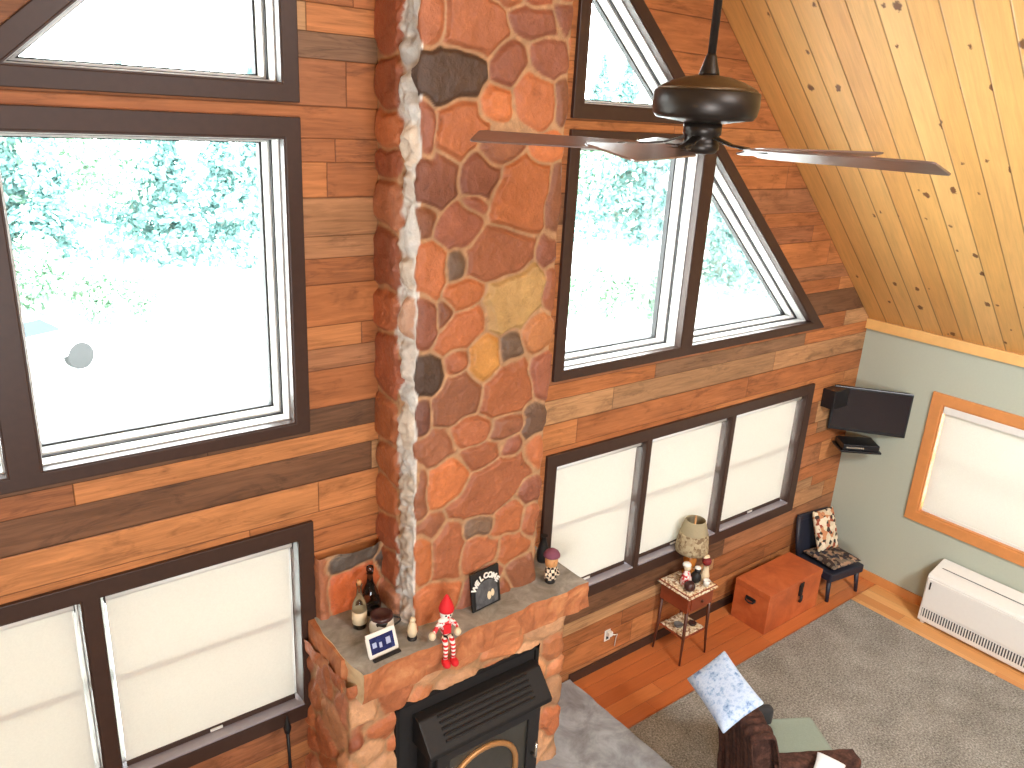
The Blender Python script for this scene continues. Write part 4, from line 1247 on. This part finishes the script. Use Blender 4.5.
def rk_world(p):
    return Matrix.Translation((RKX, RKY, 0)) @ Matrix.Rotation(RKR, 4, 'Z') @ Vector(p)
cushion('seat_cushion', 0.36, 0.38, 0.08, M['floral_dark'], rk_world((0.02, 0, 0.305)), (0, 0, RKR), 'dark floral pad on the seat of the corner chair')
cushion('back_cushion', 0.40, 0.28, 0.10, M['floral'], rk_world((-0.105, 0.02, 0.49)), (0, math.radians(68), RKR), 'tan and red floral cushion against the back of the corner chair')

# ------------------------------------------------------------------ television in the corner
tv = empty('television', (5.03, -0.27, 1.58), math.radians(-52), 'black flat television on a corner bracket above the small chair', 'television')
# local: screen faces -y
MB().box2((-0.31, 0.0, -0.20), (0.31, 0.035, 0.19)).build('case', M['black_plastic'], tv, bevel=0.008)
MB().box2((-0.29, -0.003, -0.175), (0.29, 0.0, 0.17)).build('screen', M['screen'], tv)
MB().box2((-0.10, 0.035, -0.10), (0.10, 0.07, 0.10)).build('rear_housing', M['black_plastic'], tv, bevel=0.01)
MB().bar((0, 0.06, 0), (0.05, 0.23, 0), 0.05, 0.03).build('mounting_arm', M['black_plastic'], tv)
bx = MB().box2((4.70, -0.12, 1.60), (4.93, -0.002, 1.76)).build('speaker_box', M['black_plastic'], None, bevel=0.006)
tag(bx, 'black speaker box on the plank wall left of the television', 'speaker')
shf = empty('media_player', (5.02, -0.22, 1.245), math.radians(-40), 'flat black media player under the television', 'media player')
MB().box2((-0.15, -0.10, 0.0), (0.15, 0.10, 0.05)).build('case', M['black_plastic'], shf, bevel=0.004)
MB().box2((-0.13, -0.104, 0.018), (0.02, -0.10, 0.032)).build('front_trim', M['nickel'], shf)
sb = empty('wall_shelf', (5.02, -0.22, 1.225), math.radians(-40), 'small black shelf holding the media player in the corner', 'shelf')
MB().box2((-0.17, -0.11, 0.0), (0.17, 0.11, 0.018)).build('shelf_board', M['black_plastic'], sb, bevel=0.003)
MB().bar((0, 0.0, 0.0), (0.03, 0.2, -0.08), 0.03, 0.02).bar((0, 0.1, 0.006), (0.03, 0.22, 0.006), 0.05, 0.012).build('bracket', M['black_plastic'], sb)

# ------------------------------------------------------------------ wall heater
ht = empty('wall_heater', (XC, -1.66, 0.0), 0, 'long white convector heater low on the green wall', 'heater')
HL = 0.62
prof = [(-0.020, 0.03), (-0.255, 0.03), (-0.26, 0.05), (-0.255, 0.43), (-0.245, 0.45), (-0.020, 0.52)]
n = len(prof)
hb_ = MB()
hb_.add([(x, -HL, z) for x, z in prof] + [(x, HL, z) for x, z in prof], [tuple(range(n))[::-1], tuple(range(n, 2 * n))] + [(i, (i + 1) % n, (i + 1) % n + n, i + n) for i in range(n)])
hb_.build('cabinet', M['white_metal'], ht, bevel=0.006)
MB().box2((-0.266, -HL + .012, 0.17), (-0.256, HL - .012, 0.42)).build('front_panel', M['white_metal'], ht, bevel=0.003)
gr = MB().box2((-0.261, -HL + .02, 0.075), (-0.259, HL - .02, 0.15))
gr.build('grille_back', M['grey_grille'], ht)
for k in range(60):
    y = -HL + 0.03 + k * (2 * HL - 0.06) / 59
    if k == 0: g = MB()
    g.box2((-0.267, y - .004, 0.075), (-0.260, y + .004, 0.15))
g.build('grille_bars', M['white_metal'], ht)
MB().box2((-0.270, HL - .045, 0.33), (-0.264, HL - .035, 0.395)).build('dial_slot', M['black'], ht)
MB().box2((-0.14, -HL + .3, 0.487), (-0.135, HL - .05, 0.490)).build('top_slot', M['grey_grille'], ht)
for yy in (-HL + .035, HL - .035):
    MB().box2((-0.24, yy - .015, 0.007), (-0.03, yy + .015, 0.03)).build('foot', M['white_metal'], ht)

# ------------------------------------------------------------------ outlet with a plug
ol = empty('wall_outlet', (2.409, 0.0, 0.262), 0, 'white wall outlet on the planks left of the side table', 'outlet')
ol.scale = (0.8, 0.8, 0.8)
MB().box2((-0.035, -0.007, -0.057), (0.035, 0.0, 0.057)).build('cover_plate', M['plastic_white'], ol, bevel=0.003)
MB().box2((-0.016, -0.009, -0.04), (0.016, -0.0065, -0.01)).build('socket', M['grey_grille'], ol)
pl = MB().box2((-0.018, -0.04, 0.008), (0.018, -0.0075, 0.042)).tube([(0, -0.035, 0.025), (0.03, -0.05, 0.02), (0.07, -0.035, -0.0), (0.085, -0.012, -0.05), (0.08, -0.010, -0.12)], 0.0035, 8).build('power_cord', M['plastic_white'], None)
pl.location = (2.409, 0, 0.262)
tag(pl, 'white plug and cord in the wall outlet', 'cord')

# ------------------------------------------------------------------ armchair in the foreground
ACX, ACY, ACR = 2.415, -1.515, math.radians(-30)
ACS = (0.92, 0.82, 1.0)
ac = empty('armchair', (ACX, ACY, 0), ACR, 'armchair with sage green seat and dark arms seen from behind, draped in brown', 'armchair')
ac.scale = ACS
MB().box2((-0.26, -0.30, 0.10), (0.22, 0.30, 0.30)).build('base', M['sage_fabric'], ac, bevel=0.03, seg=3)
MB().box2((-0.22, -0.228, 0.30), (0.25, 0.30, 0.43)).build('seat_cushion', M['sage_fabric'], ac, bevel=0.03, seg=3)
MB().box((-0.32, 0, 0.50), (0.15, 0.56, 0.52), (0, math.radians(-14), 0)).build('backrest', M['brown_fleece'], ac, bevel=0.05, seg=4)
for sy in (-1, 1):
    MB().box2((-0.25, 0.265 * sy - .035, 0.12), (-0.05 if sy > 0 else 0.22, 0.265 * sy + .035, 0.54)).build('armrest', M['charcoal_fabric'], ac, bevel=0.025, seg=3)
    MB().tube([(0.24, 0.24 * sy, 0.1), (0.25, 0.245 * sy, 0.0)], [0.022, 0.016], 10).build('leg', M['dark_wood'], ac)
    MB().tube([(-0.22, 0.24 * sy, 0.1), (-0.26, 0.245 * sy, 0.0)], [0.022, 0.016], 10).build('leg', M['dark_wood'], ac)
def ac_world(p):
    return Matrix.Translation((ACX, ACY, 0)) @ Matrix.Rotation(ACR, 4, 'Z') @ Vector([p[i] * ACS[i] for i in range(3)])
def drape(name, prof, y0, y1, mat, label, cat, folds=9, amp=0.012, seed=1, thick=0.012, hem=0.02):
    """cloth hung over the chair: prof is a list of (x, z) across the back, swept along local y"""
    rs_ = random.Random(seed)
    ny = 34
    # resample the profile
    P = [Vector(p) for p in prof]
    L = [0.0]
    for i in range(len(P) - 1): L.append(L[-1] + (P[i + 1] - P[i]).length)
    m = 30
    pts = []
    for k in range(m + 1):
        s = L[-1] * k / m
        i = max(j for j in range(len(L)) if L[j] <= s + 1e-9); i = min(i, len(P) - 2)
        pts.append(P[i].lerp(P[i + 1], (s - L[i]) / (L[i + 1] - L[i])))
    vs = []
    ph = [rs_.random() * 6 for _ in range(4)]
    for j in range(ny + 1):
        v = j / ny
        for k, p in enumerate(pts):
            t = (pts[min(k + 1, m)] - pts[max(k - 1, 0)]).normalized()
            nn = Vector((-t.y, t.x))
            away = abs(k / m - 0.5) * 2
            w = amp * (0.35 + away) * (math.sin(v * folds * 2 * PI + ph[0] + 0.8 * away) + 0.5 * math.sin(v * folds * 3.7 + ph[1])) + amp
            endj = hem * math.sin(v * 23 + ph[2]) * (1 if k in (0, m) else 0)
            vs.append((p.x + nn.x * w + t.x * endj, y0 + (y1 - y0) * v + 0.01 * math.sin(k * 0.9 + ph[3]), p.y + nn.y * w + t.y * endj))
    fs = [(j * (m + 1) + k, j * (m + 1) + k + 1, (j + 1) * (m + 1) + k + 1, (j + 1) * (m + 1) + k) for j in range(ny) for k in range(m)]
    mb = MB(); mb.add(vs, fs, 0, True)
    o = mb.build(name, mat, None, solid=thick, subsurf=1)
    o.location = (ACX, ACY, 0); o.rotation_euler = (0, 0, ACR); o.scale = ACS
    return tag(o, label, cat)
thr = drape('throw_blanket', [(-0.36, 0.08), (-0.395, 0.35), (-0.445, 0.60), (-0.47, 0.74), (-0.44, 0.785), (-0.34, 0.785), (-0.295, 0.75), (-0.255, 0.60), (-0.22, 0.46)][::-1], -0.33, 0.27, M['brown_fleece'], 'brown fleece throw draped over the back of the armchair', 'blanket')
pw = cushion('pillow', 0.30, 0.46, 0.09, M['towel'], ac_world((-0.475, 0.115, 0.775)), (math.radians(4), math.radians(-38), ACR + math.radians(6)), 'white and pale blue printed pillow on top of the armchair back', 'pillow')
# brown cloth over the near arm, pale towel and remote on the far arm
def arm_cover(sy, x0, x1, mat, name, label, cat, drop=0.2, amp=0.008):
    nx, m = 16, 18
    prof = []
    for k in range(m + 1):
        a = k / m
        if a < 0.3: prof.append((-0.062, 0.565 - drop * (0.3 - a) / 0.3))
        elif a > 0.7: prof.append((0.062, 0.565 - drop * (a - 0.7) / 0.3))
        else: prof.append((-0.062 + 0.124 * (a - 0.3) / 0.4, 0.568))
    vs = []
    for i in range(nx + 1):
        u = i / nx
        for k, (y, z) in enumerate(prof):
            w = amp * math.sin(u * 17 + k * .5)
            vs.append((x0 + (x1 - x0) * u, 0.265 * sy + y * (1 + w * 4) , z + abs(w)))
    fs = [(i * (m + 1) + k, i * (m + 1) + k + 1, (i + 1) * (m + 1) + k + 1, (i + 1) * (m + 1) + k) for i in range(nx) for k in range(m)]
    mb = MB(); mb.add(vs, fs, 0, True)
    o = mb.build(name, mat, None, solid=0.01, subsurf=1)
    o.location = (ACX, ACY, 0); o.rotation_euler = (0, 0, ACR); o.scale = ACS
    return tag(o, label, cat)
arm_cover(-1, -0.29, 0.25, M['brown_fleece'], 'arm_cover', 'brown cloth over the armchair\'s right arm near the bottom edge', 'cover')
wc = cushion('white_towel', 0.2, 0.16, 0.05, M['white_cloth'], ac_world((0.0, -0.40, 0.605)), (0.1, 0.1, 0.4), 'folded white cloth at the bottom edge on the armchair arm', 'cloth')

# ------------------------------------------------------------------ outdoors
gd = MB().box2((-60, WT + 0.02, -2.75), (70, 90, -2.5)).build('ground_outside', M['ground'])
tag(gd, 'overexposed pale yard outside the windows', 'ground', kind='structure')
def leaf_cloud(n, rs_, fn, size):
    vs = []; fs = []
    for _ in range(n):
        p, s = fn(rs_)
        d1 = Vector((rs_.gauss(0, 1), rs_.gauss(0, 1), rs_.gauss(0, 1))).normalized()
        d2 = d1.cross(Vector((rs_.gauss(0, 1), rs_.gauss(0, 1), rs_.gauss(0, 1)))).normalized()
        s *= size
        o = len(vs)
        vs += [p + d1 * s, p + d2 * s * 0.6, p - d1 * s, p - d2 * s * 0.6]
        fs.append((o, o + 1, o + 2, o + 3))
    return vs, fs
def conifer(name, H, R, seed, label):
    rs_ = random.Random(seed)
    r = empty(name, (0, 0, 0), 0, label, 'tree', 'trees beyond the yard')
    MB().tube([(0, 0, 0), (0.05, 0, H * .5), (0, 0, H)], [0.16, 0.10, 0.02], 8).build('trunk', M['bark'], r)
    def fn(q):
        t = q.random() ** 0.8
        z = H * (0.12 + 0.88 * t)
        tier = 0.75 + 0.35 * math.sin(z * 5.2)
        rr = R * (1 - t) ** 0.85 * tier * math.sqrt(q.random())
        a = q.random() * 2 * PI
        return Vector((rr * math.cos(a), rr * math.sin(a), z - rr * 0.3)), 0.6 + q.random() * 0.7
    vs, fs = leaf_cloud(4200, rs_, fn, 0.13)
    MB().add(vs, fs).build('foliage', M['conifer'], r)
    return r
def bushy(name, H, R, seed, label, mat='foliage', tr=0.35):
    rs_ = random.Random(seed)
    r = empty(name, (0, 0, 0), 0, label, 'tree', 'trees beyond the yard')
    MB().tube([(0, 0, 0), (0.08, 0, H * .4), (0.0, 0.05, H * .8)], [0.11, 0.08, 0.03], 8).build('trunk', M['bark'], r)
    blobs = [(Vector((rs_.uniform(-1, 1) * R * .6, rs_.uniform(-1, 1) * R * .6, H * rs_.uniform(tr, 0.9))), R * rs_.uniform(.35, .6)) for _ in range(9)]
    def fn(q):
        c, rb = q.choice(blobs)
        d = Vector((q.gauss(0, 1), q.gauss(0, 1), q.gauss(0, 1))).normalized() * rb * q.random() ** 0.4
        return c + d, 0.6 + q.random() * 0.7
    vs, fs = leaf_cloud(3600, rs_, fn, 0.11)
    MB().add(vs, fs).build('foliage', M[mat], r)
    return r
kinds = [
    (conifer('conifer_tree', 7.4, 1.9, 1, 'blue green conifer outside beyond the pale yard'), 'c'),
    (conifer('conifer_tree', 6.2, 1.5, 2, 'blue green conifer outside beyond the pale yard'), 'c'),
    (bushy('leafy_tree', 6.4, 2.2, 3, 'pale green leafy tree outside beyond the pale yard'), 'l'),
    (bushy('shrub', 2.2, 1.3, 4, 'pale green shrub at the far edge of the yard', tr=0.15), 's'),
]
# (bearing in pixels along the horizon -> direction, distance, kind, scale)
def at_ground(px, py):
    d = Fv + Rv * ((px - 512) / FOC) + Uv * ((384 - py) / FOC)
    t = (-2.5 - C0.z) / d.z
    return C0 + d * t
rt_ = random.Random(42)
spots = []
for px, py, k, s in (
    (20, 292, 0, 1.0), (62, 300, 1, 1.05), (100, 292, 2, 1.0), (-20, 300, 0, 1.1), (140, 280, 0, 1.0), (178, 285, 1, 1.1), (228, 282, 0, 0.95), (262, 292, 1, 1.15), (300, 285, 2, 1.0), (-60, 285, 2, 1.1),
    (40, 318, 3, 0.9), (86, 322, 3, 0.8), (128, 326, 3, 0.7), (4, 322, 3, 0.9),
    (588, 262, 0, 1.15), (612, 255, 0, 1.2), (640, 262, 1, 1.2), (676, 258, 2, 1.1), (560, 262, 2, 1.1),
    (580, 322, 3, 0.75), (606, 316, 3, 0.8), (634, 318, 3, 0.7), (660, 312, 3, 0.75),
    (716, 300, 1, 0.95), (738, 312, 0, 0.85), (766, 316, 2, 0.85), (800, 318, 1, 0.8), (836, 300, 0, 0.9), (876, 290, 1, 1.0), (700, 275, 2, 1.0)):
    spots.append((px, py, k, s))
first = {}
for i, (px, py, k, s) in enumerate(spots):
    p = at_ground(px, py)
    src = kinds[k][0]
    o = src if k not in first else copy_tree(src)
    first[k] = True
    o.location = (p.x, p.y, -2.5)
    wn = 'the big left picture window' if px < 400 else ('the rectangular window right of the chimney' if px < 690 else 'the triangular window under the right slope')
    o['label'] = ('blue green conifer', 'blue green conifer', 'pale green leafy tree', 'low pale green shrub')[k] + ' outside, seen through ' + wn
    o.scale = (s, s, s * rt_.uniform(0.92, 1.06))
    o.rotation_euler = (0, 0, rt_.random() * 6)

# parked white car in the yard, at the left edge of the big window
p = at_ground(34, 372)
car = empty('parked_car', (p.x - 0.6, p.y, -2.5), math.radians(25), 'white car parked in the yard beyond the big left window', 'car')
bodyp = [(-2.1, 0.35), (-2.15, 0.75), (-1.9, 0.95), (-1.3, 1.0), (-0.8, 1.42), (0.6, 1.45), (1.2, 1.02), (2.0, 0.88), (2.15, 0.6), (2.1, 0.35)]
n = len(bodyp)
MB().add([(x, -0.85, z) for x, z in bodyp] + [(x, 0.85, z) for x, z in bodyp], [tuple(range(n))[::-1], tuple(range(n, 2 * n))] + [(i, (i + 1) % n, (i + 1) % n + n, i + n) for i in range(n)]).build('body', M['car_white'], car, bevel=0.08, seg=3)
for sx in (-1, 1):
    gp = [(-1.1, 1.02), (-0.75, 1.36), (0.5, 1.38), (0.98, 1.04)]
    MB().add([(x, 0.852 * sx, z) for x, z in gp] + [(x, 0.862 * sx, z) for x, z in gp], [(0, 1, 2, 3), (7, 6, 5, 4), (0, 4, 5, 1), (1, 5, 6, 2), (2, 6, 7, 3), (3, 7, 4, 0)]).build('side_window', M['car_glass'], car)
    for wx in (-1.3, 1.35):
        MB().tube([(wx, 0.68 * sx, 0.32), (wx, 0.88 * sx, 0.32)], 0.32, 20).build('wheel', M['rubber'], car)
MB().add([(0.62, -0.7, 1.46), (0.62, 0.7, 1.46), (1.22, 0.75, 1.05), (1.22, -0.75, 1.05)], [(0, 1, 2, 3)]).build('windscreen', M['car_glass'], car, solid=0.02)

# ------------------------------------------------------------------ light
w = bpy.data.worlds.new('sky')
SC.world = w
w.use_nodes = True
nt = w.node_tree
bg = nt.nodes['Background']
bg.inputs[0].default_value = (0.93, 0.98, 1.0, 1)
bg.inputs[1].default_value = 22.0

def area(name, loc, target, size, size_y, power, color, portal=False):
    l = bpy.data.lights.new(name, 'AREA')
    l.shape = 'RECTANGLE'; l.size = size; l.size_y = size_y; l.energy = power; l.color = color
    if portal: l.cycles.is_portal = True
    o = bpy.data.objects.new(name, l)
    COL.objects.link(o)
    o.location = loc
    d = Vector(target) - Vector(loc)
    o.rotation_euler = d.to_track_quat('-Z', 'Y').to_euler()
    return o
for i, (cx, cz, sx_, sz_) in enumerate(((-1.45, 3.0, 3.2, 1.4), (3.1, 3.0, 3.2, 1.4), (-0.3, 4.2, 1.4, 1.0), (2.2, 4.2, 1.4, 1.0), (-1.2, 1.25, 3.0, 1.1), (3.1, 1.25, 3.0, 1.1))):
    area('window_portal', (cx, WT + 0.05, cz), (cx, -1, cz), sx_, sz_, 1, (1, 1, 1), True)
# unseen fill lights added behind the camera to brighten room and ceiling
area('unseen_fill', (0.95, -5.6, 5.3), (1.6, 0.0, 2.0), 1.6, 1.6, 185, (0.93, 0.97, 1.0))
area('unseen_fill', (-1.6, -4.9, 2.2), (3.8, -0.9, 3.5), 1.2, 1.2, 190, (0.95, 0.98, 1.0))

l3 = area('unseen_fill', (1.6, -5.4, 5.0), (4.6, -1.2, 0.4), 0.9, 0.9, 48, (0.93, 0.97, 1.0))
l3.data.spread = math.radians(75)

vs = SC.view_settings
SC.display_settings.display_device = 'sRGB'
vs.view_transform = 'Standard'
vs.look = 'None'
vs.exposure = 0.1
vs.gamma = 1.0
vs.use_curve_mapping = False
